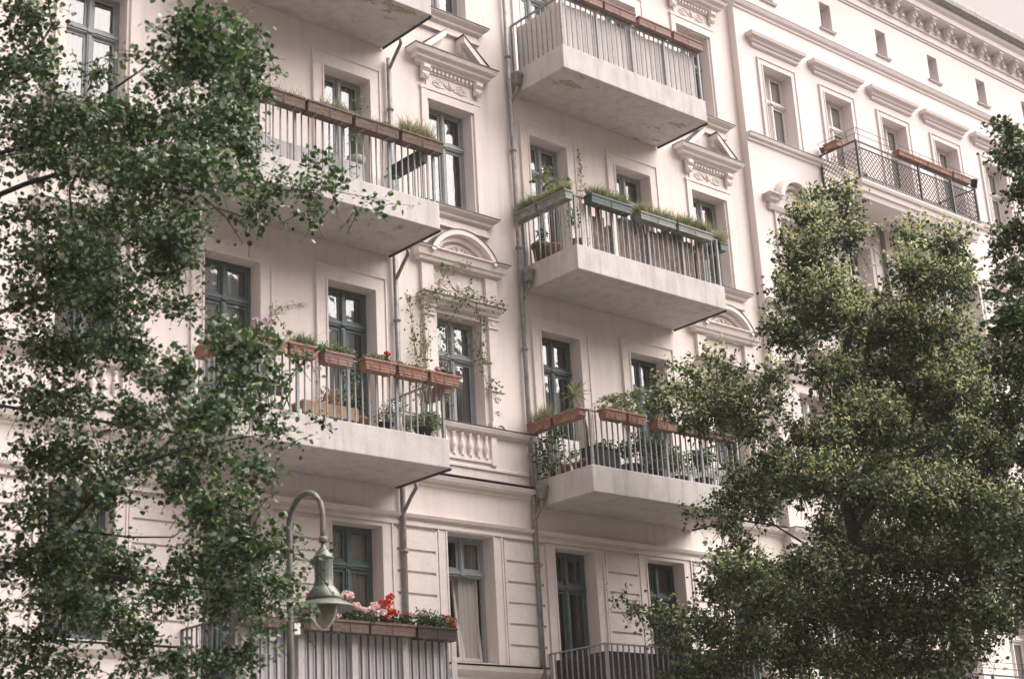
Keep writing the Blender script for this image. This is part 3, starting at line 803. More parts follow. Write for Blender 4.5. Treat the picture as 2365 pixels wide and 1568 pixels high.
trough('terracotta basket box on the right end rail of the middle left balcony', -1.30, -.75, 8.92, .17, 'terra', side=15.63, style='basket', plant=[bush(80, .06, 'leafl')])
# lowest left balcony: geraniums
ger = lambda n=380: bush(n, .12, 'leafd', ln=.045)
trough('dark brown flower box behind leaves at the left end of the geranium balcony', 11.75, 12.40, 5.03, .17, 'oldwood', plant=[ger(250)])
trough('brown wooden flower box of pale pink geraniums directly behind the street lamp', 12.45, 13.10, 5.03, .17, 'oldwood', plant=[ger(), blooms('pink', [(-.25, -.03, .16, .05), (-.12, .02, .22, .055), (.02, -.02, .3, .06), (.14, 0, .27, .05), (.2, -.04, .18, .045)])])
trough('light brown wooden flower box of pink geraniums just right of the street lamp', 13.15, 13.78, 5.03, .17, 'oldwood', plant=[ger(), blooms('pink', [(-.24, -.06, .04, .05), (-.15, 0, .30, .06), (-.02, -.02, .36, .06), (.07, 0, .35, .055), (.1, -.04, .2, .05), (.17, 0, .22, .055), (.26, -.03, .16, .05), (-.24, .02, .2, .045)])])
trough('brown wooden flower box with the largest red geraniums and pink ones', 13.82, 14.62, 5.03, .17, 'oldwood', plant=[ger(), blooms('pink', [(-.34, -.02, .17, .055), (-.26, 0, .24, .055), (-.2, -.05, .14, .05), (-.3, -.03, .1, .05)]), blooms('red', [(-.08, -.02, .22, .06), (-.02, 0, .3, .055), (0, -.03, .38, .05), (-.12, 0, .3, .05), (.05, -.05, .14, .055), (-.1, -.06, .06, .05), (.0, -.06, .16, .05), (.3, 0, .14, .03)])])
trough('dark flower box of bushy green at the right corner of the geranium balcony', 14.67, 15.40, 5.01, .19, 'bamboo', plant=[bush(700, .15, 'leafd', ln=.035, up=.05), bush(220, .14, 'leafl', ln=.03, up=.08), blooms('pink', [(-.22, -.03, .16, .05), (-.14, -.02, .15, .05)]), blooms('red', [(.2, -.05, .13, .04), (.33, -.05, .09, .05), (.3, -.06, .03, .04)])])
# top right balcony
trough('weathered terracotta box leftmost on the top right balcony', 18.98, 19.72, 17.20, .18, 'terra2', y=-1.42, plant=[])
trough('weathered terracotta box with two small green tufts on the top right balcony', 19.78, 20.62, 17.20, .18, 'terra2', y=-1.42, plant=[bush(60, .06, 'leafd', -.4, -.15), bush(70, .07, 'leafd', .65, .95, dn=.05)])
trough('weathered terracotta box, third from left on the top right balcony', 20.72, 21.62, 17.20, .18, 'terra2', y=-1.42)
trough('weathered terracotta box rightmost on the top right balcony', 21.70, 22.55, 17.20, .18, 'terra2', y=-1.42)
# middle right balcony: green boxes
trough('faded green flower box nearest the wall on the left end rail of the bark-screen balcony', -.62, -.05, 13.00, .17, 'greengrey', side=18.55, plant=[grass(300, .26, 'dry', lean=.25), grass(180, .2, 'leafl')])
trough('faded green flower box on the outer half of the bark-screen balcony left end rail', -1.42, -.68, 13.00, .17, 'greengrey', side=18.55, plant=[grass(240, .2, 'leafl', lean=.3), grass(200, .2, 'dry')])
trough('dark green flower box, leftmost on the front of the bark-screen balcony', 18.96, 19.98, 12.99, .17, 'green', plant=[grass(300, .22, 'leafl', lean=.35), grass(200, .24, 'dry'), bush(120, .06, 'leafd')])
trough('faded green flower box in the middle of the bark-screen balcony front', 20.22, 21.16, 12.97, .15, 'greengrey', plant=[grass(300, .24, 'dry', lean=.35), grass(220, .2, 'leafl')])
trough('faded green flower box at the right of the bark-screen balcony front', 21.24, 22.18, 12.97, .15, 'greengrey', plant=[grass(300, .26, 'dry', lean=.35), grass(260, .24, 'leafl'), bush(160, .10, 'russet', .2, .9, up=.1)])
trough('dark green flower box under bushy grass on the right end rail of the bark-screen balcony', -1.42, -.75, 12.94, .16, 'green', side=22.68, plant=[bush(300, .16, 'leafl', up=.08), grass(250, .35, 'dry', lean=.4)])
# lower right balcony: terracotta
trough('terracotta basket box nearest the wall on the left end rail of the yucca balcony', -.68, -.08, 8.98, .17, 'terra', side=18.55, style='basket', plant=[grass(120, .3, 'dry', lean=.2), bush(40, .05, 'russet')])
trough('terracotta basket box at the outer end of the left end rail of the yucca balcony', -1.38, -.72, 8.98, .17, 'terra', side=18.55, style='basket', plant=[bush(60, .04, 'leafl', -.2, 1)])
trough('terracotta basket box leftmost on the front of the yucca balcony', 18.90, 19.42, 8.98, .18, 'terra', style='basket', plant=[bush(160, .06, 'leafl'), grass(70, .12, 'leafl')])
trough('terracotta basket box second on the front of the yucca balcony', 19.46, 19.92, 8.98, .18, 'terra', style='basket', plant=[bush(160, .08, 'leafl', up=.05)])
trough('terracotta basket box touching the tree branch on the front of the yucca balcony', 20.18, 20.72, 8.98, .18, 'terra', style='basket', plant=[bush(160, .08, 'leafl')])
trough('long grey-brown box half covered by the tree on the yucca balcony', 20.78, 22.30, 9.00, .12, 'oldwood', plant=[bush(140, .06, 'leafl')])

# ---- other balcony plants and things
def pot(label, x, y, z, r, h, m='terra', plant=None, name='plant_pot', cat='plant pot'):
    t = empty(name, (x, y, z)); tag(t, label, cat)
    mb = MB(); mb.lathe([(.001, 0), (r * .7, 0), (r * .92, h * .8), (r * 1.04, h * .8), (r * 1.06, h), (r * .92, h), (r * .88, h * .86), (.001, h * .86)], (0, 0, 0), 18); mb.build('pot', m, t)
    if plant: plant(t, r, h)
    return t
def pl_bush(n, r, zc, m, ln=.045, sq=1.):
    return lambda t, r_, h: (leaves('foliage', blobpts([(R.uniform(-r, r) * .5, R.uniform(-r, r) * .5, h + zc * R.uniform(.3, 1.2), r * R.uniform(.5, .8), r * R.uniform(.5, .8), r * sq * R.uniform(.5, .9), n // 6) for _ in range(6)]), ln, m, t),
                             [ (lambda mb: (mb.tube([(0, 0, h * .8), (.02, .01, h + zc * .5), (.0, 0, h + zc)], .008, 5), mb.build('stem', 'twig', t)))(MB()) ])
# middle left balcony floor
z1 = 8.17
pot('terracotta pot of leafy plant behind the middle left railing', 14.05, -1.1, z1, .12, .2, plant=pl_bush(240, .2, .25, 'leafd'))
pot('terracotta pot with rusty brown shrub behind the middle left railing', 13.85, -.6, z1, .15, .25, plant=pl_bush(420, .28, .45, 'russet'))
pot('black pot of silvery herbs by the rails of the middle left balcony', 14.5, -1.15, z1, .13, .17, 'black', pl_bush(400, .22, .2, 'leafl', .03))
pot('black pot with yellow-green bush spilling through the rails near the right corner', 15.15, -1.28, z1, .15, .15, 'black', pl_bush(900, .26, .14, 'leafl', .035, .8))
pot('tall dark shrub in a pot standing against the right door of the middle left balcony', 14.3, -.5, z1, .15, .3, plant=pl_bush(500, .22, .65, 'leafd', .05, 1.6))
pot('dark potted rosemary at the right end of the middle left balcony', 15.25, -.7, z1, .12, .2, 'black', pl_bush(400, .2, .4, 'leafd', .03, 1.5))
def bench(label, x0, x1, y0, y1, z, h, m, name='wooden_bench', cat='bench'):
    t = empty(name, ((x0 + x1) / 2, (y0 + y1) / 2, z)); tag(t, label, cat)
    a, b_ = (x1 - x0) / 2, (y1 - y0) / 2
    mb = MB()
    for k in range(4): yy = -b_ + k * b_ / 2; mb.box(-a, a, yy + .005, yy + b_ / 2 - .005, h - .03, h)
    mb.box(-a, a, -b_, -b_ + .02, h * .35, h - .032)
    mb.build('seat', m, t)
    for sx in (-1, 1):
        for sy in (-1, 1):
            mb = MB(); mb.box(sx * (a - .04) - .025, sx * (a - .04) + .025, sy * (b_ - .05) - .02, sy * (b_ - .05) + .02, 0, h - .031); mb.build('leg', m, t)
    return t
bench('tan wooden planter bench behind the middle left balcony railing', 12.95, 13.95, -1.22, -.85, z1, .30, 'tan', 'wooden_bench', 'bench')
t = empty('folding_chair', (12.6, -1.0, z1)); tag(t, 'small black folding chair at the left of the tan bench', 'chair')
mb = MB(); mb.box(-.2, .2, -.18, .18, .42, .45); mb.build('seat', 'black', t)
mb = MB(); mb.box(-.2, .2, .17, .19, .6, .85); mb.build('backrest', 'black', t)
for sx in (-1, 1):
    mb = MB(); mb.tube([(sx * .18, -.18, 0), (sx * .18, .19, .85)], .011, 5); mb.build('leg', 'black', t)
    mb = MB(); mb.tube([(sx * .16, .2, 0), (sx * .16, -.16, .42)], .011, 5); mb.build('leg', 'black', t)
t = empty('garden_chair', (15.1, -.85, z1)); tag(t, 'white plastic chair at the right end of the middle left balcony', 'chair')
mb = MB(); mb.box(-.22, .22, -.2, .2, .4, .44); mb.build('seat', 'white', t)
mb = MB(); mb.arc(0, .5, .18, .24, .18, .22, .1, PI - .1, 10)
for k in (-.12, -.04, .04, .12): mb.box(k - .02, k + .02, .185, .205, .44, .68)
mb.build('backrest', 'white', t)
for sx in (-1, 1):
    for sy in (-1, 1): mb = MB(); mb.tube([(sx * .19, sy * .17, .4), (sx * .22, sy * .2, 0)], .018, 6); mb.build('leg', 'white', t)
# upper left balcony: dark low table
t = empty('low_table', (13.45, -.95, 12.17)); tag(t, 'low grey table behind the rails of the upper left balcony', 'table')
mb = MB(); mb.box(-.42, .42, -.25, .25, .28, .34); mb.build('tabletop', 'post', t)
for sx in (-1, 1):
    for sy in (-1, 1): mb = MB(); mb.box(sx * .36 - .02, sx * .36 + .02, sy * .2 - .02, sy * .2 + .02, 0, .279); mb.build('leg', 'post', t)
pot('pot of pale trailing shrub in front of the upper left balcony door', 14.55, -.5, 12.17, .15, .9, 'greengrey', pl_bush(420, .25, .75, 'leafl', .03, 2.2))
# bark-screen balcony: leafy sapling, pots
pot('small potted tree with yellow-green leaves at the left end of the bark-screen balcony', 18.85, -.62, 12.17, .15, .28, plant=lambda t, r, h: (
    leaves('foliage', blobpts([(0, 0, 1.25, .12, .12, .1, 30), (-.1, -.12, 1.42, .13, .12, .1, 34), (.08, .1, 1.5, .14, .14, .1, 40), (.0, .0, 1.75, .12, .12, .12, 34), (.14, .2, 1.8, .12, .12, .08, 30), (-.12, .15, 1.62, .12, .14, .09, 30), (.2, -.2, 1.55, .1, .1, .08, 24)]), .075, 'leafl', t),
    (lambda mb: (mb.tube([(0, 0, .2), (.02, .02, .9), (0, 0, 1.75)], .01, 5), mb.tube([(.02, .02, .9), (-.1, -.12, 1.45)], .006, 5), mb.tube([(.02, .02, 1.1), (.16, .2, 1.8)], .006, 5), mb.build('stem', 'twig', t)))(MB())))
pot('terracotta pot seen through the left rails of the bark-screen balcony', 18.95, -1.15, 12.17, .12, .22, plant=pl_bush(160, .18, .5, 'leafl', .05, 1.6))
pot('dark pot beside the wall on the bark-screen balcony', 18.85, -.3, 12.17, .17, .4, 'oldwood', pl_bush(160, .16, .2, 'leafd'))
pot('terracotta pot on the floor behind the torn bark screen', 22.0, -1.15, 12.17, .13, .62, plant=pl_bush(140, .16, .1, 'leafd'))
# climber with russet leaves by the storey-three door
def vine(name, label, paths, n, m, ln, spread, r=.006, mats=None):
    t = empty(name, paths[0][0]); tag(t, label, 'climbing plant'); o0 = np.array(paths[0][0])
    mb = MB(); P = []
    for p in paths:
        q = [np.array(a) - o0 for a in p]; mb.tube([tuple(a) for a in q], r, 4)
        for _ in range(int(n * sum(np.linalg.norm(q[i + 1] - q[i]) for i in range(len(q) - 1)))):
            i = R.randrange(len(q) - 1); u = R.random(); P.append(q[i] * (1 - u) + q[i + 1] * u + NR.normal(size=3) * spread * np.array([1, .35, 1]))
    mb.build('stem', 'twig', t); leaves('foliage', np.array(P), ln, m, t)
    return t
vine('climbing_vine', 'russet climber on the wall above the green boxes', [[(20.22, -.12, 12.2), (20.25, -.1, 13.2), (20.2, -.08, 13.9), (20.28, -.06, 14.5), (20.25, -.05, 15.0)]], 42, 'russet', .045, .045)
# the vine round the middle window with the arched pediment
vp = [[(15.75, -.9, 8.3), (15.72, -.5, 9.2), (15.85, -.25, 10.2), (15.8, -.2, 10.95), (16.3, -.28, 11.1), (16.9, -.3, 11.15), (17.5, -.3, 11.2), (17.9, -.28, 11.2)],
      [(15.8, -.3, 9.3), (16.05, -.15, 9.9), (16.1, -.12, 10.6), (16.4, -.2, 11.0)],
      [(15.95, -.2, 9.2), (16.2, -.12, 9.8), (16.3, -.1, 10.5)],
      [(16.3, -.28, 11.1), (16.6, -.2, 11.5), (16.75, -.1, 11.75), (17.2, -.25, 11.85)],
      [(16.6, -.1, 9.2), (16.7, -.02, 9.9), (16.75, -.05, 10.7), (17.0, -.28, 11.15), (17.3, -.1, 11.6)],
      [(17.2, -.3, 11.1), (17.45, -.15, 10.8), (17.45, -.05, 10.3), (17.6, -.1, 10.1)],
      [(17.1, -.1, 10.6), (17.35, -.05, 10.35), (17.55, -.1, 9.75), (17.8, -.12, 9.7)]]
vine('climbing_vine', 'pale green climber framing the middle window under the arched pediment', vp, 80, 'leafl', .05, .07)
vine('climbing_vine', 'thin climber trailing up the wall between the two middle left balcony doors', [[(13.05, -1.2, 9.0), (13.1, -.6, 9.7), (13.15, -.15, 10.2), (13.5, -.06, 10.4), (13.9, -.05, 10.5)], [(12.9, -.5, 9.3), (13.12, -.08, 9.8), (13.2, -.06, 10.4)]], 42, 'leafl', .035, .04, .004)
# yucca balcony plants
def yucca(label, x, y, z):
    t = pot(label, x, y, z, .15, .26, name='yucca_plant', cat='potted plant')
    mb = MB(); mb.tube([(0, 0, .2), (.03, .0, .8), (-.02, .03, 1.15), (-.12, .1, 1.42)], [.03, .025, .02, .016], 8); mb.build('trunk', 'twig', t)
    mb = MB(); tn = []
    cx_, cy_, cz_ = -.12, .1, 1.42
    for i in range(26):
        a = 2 * PI * i / 26 * 2.4; el = R.uniform(-.35, 1.25); ln = R.uniform(.34, .46)
        d = Vector((math.cos(a) * math.cos(el), math.sin(a) * math.cos(el), math.sin(el))); s_ = d.cross(Vector((0, 0, 1))).normalized() * .02
        p = Vector((cx_, cy_, cz_)); q = p + d * ln * .5; e = p + d * ln + Vector((0, 0, -.06))
        mb.add([p - s_ * .5, p + s_ * .5, q + s_, q - s_, e], [(0, 1, 2, 3), (3, 2, 4)]); tn += [R.random()] * 2
    o = mb.build('foliage', 'leafl', t); at = o.data.attributes.new('tint', 'FLOAT', 'FACE'); at.data.foreach_set('value', tn)
yucca('yucca with spiky leaf rosette rising above the corner of the lower right balcony', 18.98, -1.0, z1 - .05)
t = pot('sumac shrub with drooping yellow-green fronds above the lower right balcony', 20.2, -.85, z1, .18, .3, name='potted_shrub', cat='potted plant')
P = []; mb = MB(); mb.tube([(0, 0, .25), (.05, .05, .9), (0, 0, 1.35)], .014, 6); mb.tube([(.04, .05, .9), (-.25, .1, 1.45)], .01, 5); mb.tube([(.0, .0, 1.1), (.4, .15, 1.65)], .01, 5)
for bx, by, bz in ((0, 0, 1.35), (-.25, .1, 1.45), (.4, .15, 1.65)):
    for i in range(9):
        a = 2 * PI * i / 9 + bx; 
        pts = [(bx + math.cos(a) * u * .33, by + math.sin(a) * u * .33, bz + .12 * math.sin(u * 2.6) - .12 * u * u) for u in (0, .33, .66, 1)]
        mb.tube(pts, .004, 3)
        for u in np.linspace(.1, 1, 14):
            c_ = np.array([bx + math.cos(a) * u * .33, by + math.sin(a) * u * .33, bz + .12 * math.sin(u * 2.6) - .12 * u * u])
            P += [c_ + NR.normal(size=3) * .012, c_ + NR.normal(size=3) * .012]
mb.build('stem', 'twig', t); leaves('foliage', np.array(P), .075, 'leafl', t, up=1.2, aspect=.35)
vine('climbing_vine', 'green climber on the left end rail of the yucca balcony', [[(18.7, -.25, 8.2), (18.62, -.3, 8.6), (18.6, -.5, 8.95)], [(18.72, -.5, 8.2), (18.64, -.6, 8.7), (18.62, -.8, 8.95)], [(18.7, -.15, 8.3), (18.6, -.2, 8.9)]], 150, 'leafd', .06, .09)
pot('terracotta pot behind the left end rail of the yucca balcony', 18.85, -.55, z1, .1, .2, plant=pl_bush(100, .15, .2, 'leafd'))
pot('smaller terracotta pot next to it by the left end rail of the yucca balcony', 18.88, -.82, z1, .09, .18, plant=pl_bush(80, .12, .2, 'leafl'))
mb = MB(); mb.box(18.85, 19.5, -1.28, -.95, z1, z1 + .36); mb.box(18.83, 19.52, -1.3, -.93, z1 + .361, z1 + .39)
tag(mb.build('storage_box', 'black', bevel=.01), 'black storage box inside the corner of the yucca balcony', 'box')
mb = MB(); mb.box(18.8, 19.4, -.42, -.36, z1, z1 + .72); tag(mb.build('white_board', 'white'), 'white board leaning near the wall on the yucca balcony', 'board')
for i, (x, y, m_, lab) in enumerate(((19.75, -.7, 'leafd', 'tall dark green shrub left of the window bay on the yucca balcony'), (20.15, -1.0, 'leafd', 'bushy dark shrub behind the middle rails of the yucca balcony'), (20.75, -.9, 'leafd', 'dark leafy shrub by the thick post of the yucca balcony'), (21.5, -.8, 'leafl', 'light green shrub behind the right rails of the yucca balcony'), (22.0, -.95, 'leafd', 'dark shrub at the far right end of the yucca balcony'))):
    pot(lab, x, y, z1, .16, .25, 'black', pl_bush(520, .27, .38, m_, .055, 1.2), name='potted_shrub', cat='potted plant')
t = empty('garden_chair', (21.1, -.8, z1)); tag(t, 'dark slatted chair behind the right rails of the yucca balcony', 'chair')
mb = MB(); mb.box(-.22, .22, -.2, .2, .4, .43); mb.build('seat', 'dkrail', t)
mb = MB(); [mb.box(-.22, .22, .18, .2, zz, zz + .05) for zz in (.55, .65, .75)]; mb.build('backrest', 'dkrail', t)
for sx in (-1, 1):
    for sy in (-1, 1): mb = MB(); mb.box(sx * .21 - .012, sx * .21 + .012, sy * .19 - .012, sy * .19 + .012, 0, .399 if sy < 0 else .85); mb.build('leg', 'dkrail', t)

# ================================================================ BUILDING B
B = empty('apartment_building', (35, 0, 0))
tag(B, 'pale pink neighbouring building with white windows, straight hoods and bracketed eaves', 'building')
YB = -.18; XB = 25.36; XB1 = 62.; HB = 22.5
def partB(mb, name, m, parent=None, bevel=0):
    o = mb.build(name, m, parent or B, bevel=bevel)
    if parent is None: o.location = (-35, 0, 0)
    return o
bx = lambda x: x * .991
bz = lambda z: 1.6 + (z - 1.6) * .991
NB = 14
cb = [bx(26.9 + 2.235 * k) for k in range(NB)]
ops = []; wb = []
for c in cb:
    for z0, z1_ in ((.9, 3.0), (4.95, 6.95), (8.95, 10.95), (12.95, 14.9), (bz(16.92), bz(18.77))):
        ops.append((c - .5, c + .5, z0, z1_)); wb.append((c - .5, c + .5, z0, z1_))
    ops.append((c - .21, c + .21, bz(20.58), bz(21.31)))
mb = MB(); cut_wall(mb, XB, XB1, 0, HB, ops, YB, .42)
mb.add([(XB, YB, 0), (XB, 12, 0), (XB, 12, HB), (XB, YB, HB)], [(0, 1, 2, 3)])
mb.add([(XB, 12, 0), (XB1, 12, 0), (XB1, 12, HB), (XB, 12, HB)], [(0, 1, 2, 3)])
mb.add([(XB1, YB, 0), (XB1, 12, 0), (XB1, 12, HB), (XB1, YB, HB)], [(0, 1, 2, 3)])
partB(mb, 'wall', 'wallb')
mb = MB()
mb.add([(XB, -.72, HB + .12), (XB1, -.72, HB + .12), (XB1, 4, HB + 2.4), (XB, 4, HB + 2.4)], [(0, 1, 2, 3)]); mb.add([(XB, 4, HB + 2.4), (XB1, 4, HB + 2.4), (XB1, 12.2, HB), (XB, 12.2, HB)], [(0, 1, 2, 3)])
partB(mb, 'roof', 'roof')
for i, (a, b_, z0, z1_) in enumerate(wb):
    if a > 44: continue
    o = window(B, a, b_, z0, z1_, 'whitewin', 'skysheet', y=YB, rev=.24, trans=.72, curt=(.0, R.choice([.9, 1.])), inner=False); o.location = (-35, 0, 0)  # the white sheets stand in for sky mirrored in these panes
for c in cb[:10]:
    mb = MB(); z0, z1_ = bz(20.58), bz(21.31); y = YB + .22
    frame_rect(mb, c - .21, c + .21, z0, z1_, .04, y, y + .04); mb.box(c - .17, c + .17, y + .002, y + .03, z0 + .22, z0 + .25)
    o = partB(mb, 'attic_window', 'whitewin')
    gm = MB(); gm.add([(c - .17, y + .02, z0 + .04), (c + .17, y + .02, z0 + .04), (c + .17, y + .02, z1_ - .04), (c - .17, y + .02, z1_ - .04)], [(0, 1, 2, 3)]); gm.build('glass', 'glass', o)
    sm = MB(); sm.mold([(.02, z0 - .05), (.05, z0 - .04), (.05, z0 - .012)], c - .24, c + .24, YB); sm.build('sill', 'stuccob', o)
    fm = MB(); fm.box(c - .3, c + .3, YB - .06, YB, z0 - .010, z0 - .004); fm.build('flashing', 'pipe', o)
def courseB(name, prof, m='stuccob', z0=0, flash=None):
    mb = MB(); mb.mold([(d, z) for d, z in prof], XB, XB1, YB, 0, miter=False); o = partB(mb, name, m)
    if flash: fm = MB(); fm.box(XB, XB1, YB - flash[0], YB, flash[1], flash[1] + .01); fm.build('flashing', 'pipe', o)
    return o
courseB('string_course', [(0, bz(20.02)), (.03, bz(20.03)), (.03, bz(20.09)), (.08, bz(20.12)), (.11, bz(20.19)), (.11, bz(20.205)), (0, bz(20.21))], flash=(.12, bz(20.212)))
courseB('string_course', [(0, bz(16.68)), (.04, bz(16.70)), (.04, bz(16.75)), (.09, bz(16.78)), (.11, bz(16.85)), (0, bz(16.86))], flash=(.12, bz(16.862)))
courseB('string_course', [(0, bz(21.62)), (.03, bz(21.63)), (.03, bz(21.67)), (.06, bz(21.69)), (.06, bz(21.74)), (0, bz(21.75))])
courseB('string_course', [(0, 7.80), (.04, 7.84), (.12, 7.90), (.15, 7.98), (0, 7.99)], flash=(.16, 7.992))
courseB('string_course', [(0, 7.62), (.05, 7.64), (.05, 7.70), (0, 7.71)])
courseB('string_course', [(0, 12.70), (.05, 12.72), (.10, 12.80), (.12, 12.86), (0, 12.87)], flash=(.13, 12.872))
courseB('string_course', [(0, 8.75), (.05, 8.78), (.10, 8.85), (.12, 8.92), (0, 8.93)], flash=(.13, 8.932))
courseB('eaves_cornice', [(0, 21.73), (.04, 21.75), (.05, 21.80), (.02, 21.81), (.02, 22.10), (.28, 22.12), (.33, 22.16), (.33, 22.30), (.40, 22.38), (.42, 22.46), (0, 22.47)])
x = XB + .1; i = 0
while x < 50:
    z0, z1_ = 21.80, 22.115; mb = MB()
    console(mb, x - .06, x + .06, z0 + (.16 if i % 2 else .02), z1_, YB - .02, .24 if i % 2 == 0 else .1)
    if i % 2 == 0:
        mb.box(x - .10, x + .10, YB - .30, YB - .02, z1_ - .03, z1_ - .002)
        scroll(mb, x, z0 + .13, YB - .26, .05, 1.2, 1, .02)
    else:
        mb.box(x - .04, x + .04, YB - .12, YB - .02, z0 + .05, z0 + .12)
    partB(mb, 'eaves_bracket', 'stuccob'); x += .39; i += 1
mb = MB(); prof = [(.42, 22.47), (.50, 22.49), (.56, 22.55), (.58, 22.66), (.58, 22.74), (.42, 22.75)]
mb.mold(prof, XB, XB1, YB, 0, miter=False); partB(mb, 'eaves_gutter', 'pipe')
for c in cb[:11]:
    mb = MB(); z = bz(19.45)
    mb.mold([(.03, z - .30), (.06, z - .27), (.06, z - .21), (.10, z - .19), (.12, z - .12), (.19, z - .09), (.21, z - .02), (.21, z)], c - .76, c + .76, YB)
    partB(mb, 'window_hood', 'stuccob')
    for q in ((bz(16.9), bz(18.77)), (12.9, 14.9)): mb = MB(); surround(mb, c - .5, c + .5, *q, .14, .14, YB); partB(mb, 'architrave', 'stuccob')
for c in [cb[0], cb[4], cb[5]]:
    for zz in (bz(15.58), bz(11.7)):
        mb = MB(); z = zz - .1
        R0 = .62; zc = z + .52 - R0 + .02; aa = math.acos(.56 / R0) if .56 < R0 else 0
        # hood broken in the middle by the arch
        for s_ in (-1, 1):
            mb.mold([(.05, z - .22), (.08, z - .16), (.14, z - .13), (.16, z - .06), (.23, z - .02), (.23, z)], *sorted((c + s_ * .62, c + s_ * .76)), YB, hl=s_ > 0, hr=s_ < 0)
        mb.mold([(.03, z - .34), (.06, z - .33), (.10, z - .24), (.10, z - .225)], c - .78, c + .78, YB)
        mb.arc(c, z - .08, .50, .62, YB, YB - .23, .12, PI - .12); mb.arc(c, z - .08, .40, .4995, YB, YB - .12, .14, PI - .14)
        partB(mb, 'pediment', 'stuccob')
# lattice balconies of B
def lattice_balcony(zb, detail=True):
    x0, x1, yf = 27.92, 32.62, -1.2
    bb = empty('balcony', (-35, 0, 0), parent=B)
    mb = MB(); 
    mb.box(x0 + .12, x1 - .12, yf + .1, YB - .001, zb + .02, zb + .1)
    prof = [(.0, zb), (.03, zb + .02), (.05, zb + .12), (.09, zb + .16), (.10, zb + .27), (.14, zb + .30), (.16, zb + .36), (.16, zb + .40)]
    o = len(mb.v)
    xa, xb_, ya = x0 + .10, x1 - .10, yf + .10
    for d, z in prof: mb.v += [(xa - d, YB, z), (xa - d, ya - d, z), (xb_ + d, ya - d, z), (xb_ + d, YB, z)]
    for i in range(len(prof) - 1):
        for k in range(3): a = o + 4 * i + k; mb.f.append((a, a + 1, a + 5, a + 4)); mb.sm.append(False)
    mb.f.append((o, o + 3, o + 2, o + 1)); mb.sm.append(False); e = o + 4 * (len(prof) - 1); mb.f.append((e, e + 1, e + 2, e + 3)); mb.sm.append(False)
    mb.build('slab', 'stuccob', bb)
    zb2, zt = zb + .42, zb + 1.36
    mb = MB()
    for x in (x0, 30.28, 31.6, x1): mb.box(x - .025, x + .025, yf - .025, yf + .025, zb2, zt)
    for x in (x0, x1): mb.box(x - .025, x + .025, YB - .06, YB - .01, zb2, zt)
    for z in (zb2 + .03, zt - .02):
        mb.box(x0, x1, yf - .018, yf + .018, z - .012, z + .018); mb.box(x0 - .018, x0 + .018, yf + .019, YB - .02, z - .012, z + .018); mb.box(x1 - .018, x1 + .018, yf + .019, YB - .02, z - .012, z + .018)
    mb.box(x0, x1, yf - .018, yf + .018, zt - .16, zt - .15)
    mb.build('railing', 'dkrail', bb)
    mb = MB(); h = zt - .16 - zb2 - .05; za = zb2 + .05
    def diag(p, q): mb.tube([p, q], .008, 4, smooth=False)
    def panel(f, ln):
        st = .125; n = int((ln + h) / st) + 1
        for i in range(n):
            u0 = -h + i * st
            a, b_ = max(u0, 0), min(u0 + h, ln)
            if b_ > a:
                diag(f(a, za + (a - u0)), f(b_, za + (b_ - u0))); diag(f(a, za + h - (a - u0)), f(b_, za + h - (b_ - u0)))
    panel(lambda u, z: (x0 + u, yf, z), x1 - x0)
    panel(lambda u, z: (x0, yf + u, z), YB - yf - .03)
    panel(lambda u, z: (x1, yf + u, z), YB - yf - .03)
    mb.build('lattice', 'dkrail', bb)
    mb = MB()
    for dz, off in ((.22, .06), (.34, .10)):
        mb.tube([(x0 - off, YB - .05, zt + dz - .1), (x0 - off, yf - off, zt + dz - .1), (x1 + off, yf - off, zt + dz - .1)], .007, 4, smooth=False)
    for x in (x0 - .08, 29.1, 30.28, 31.5, x1 + .06): mb.tube([(x, yf - .02, zt), (x, yf - .10, zt + .24)], .006, 4)
    for y in (-1.0, -.6, -.25): mb.tube([(x0, y, zt), (x0 - .1, y, zt + .24)], .006, 4)
    mb.build('wire_rack', 'dkrail', bb)
    return zt
ztb = lattice_balcony(15.5); ztb2 = lattice_balcony(11.6); lattice_balcony(3.8)
GB = 'boxes on the lattice balcony'
trough('small dark terracotta box on the left end rail of the lattice balcony', -.75, -.38, ztb + .02, .15, 'terra', side=27.93, group=GB)
pot('small terracotta pot on the left end rail of the lattice balcony near the wall', 27.93, -.28, ztb + .03, .07, .12)
trough('long terracotta box leftmost on the front of the lattice balcony', 29.45, 30.55, ztb + .02, .13, 'terra', y=-1.2, group=GB, plant=[grass(20, .08)])
trough('long terracotta box in the middle of the lattice balcony front', 30.60, 31.55, ztb + .02, .13, 'terra', y=-1.2, group=GB)
trough('weathered brown box right of the middle post on the lattice balcony', 31.65, 32.35, ztb + .02, .16, 'terra2', y=-1.2, group=GB)
pot('black bucket at the far right corner of the lattice balcony', 32.62, -1.2, ztb + .02, .10, .2, 'black')
pot('terracotta pot standing on a lower railing, seen through a gap in the flowering tree', 28.0, -1.2, ztb2 + .02, .12, .2)
mb = MB(); mb.tube([(29.9, YB - .06, 15.5), (29.9, YB - .06, 9.0)], .05, 10); partB(mb, 'downpipe', 'pipe')

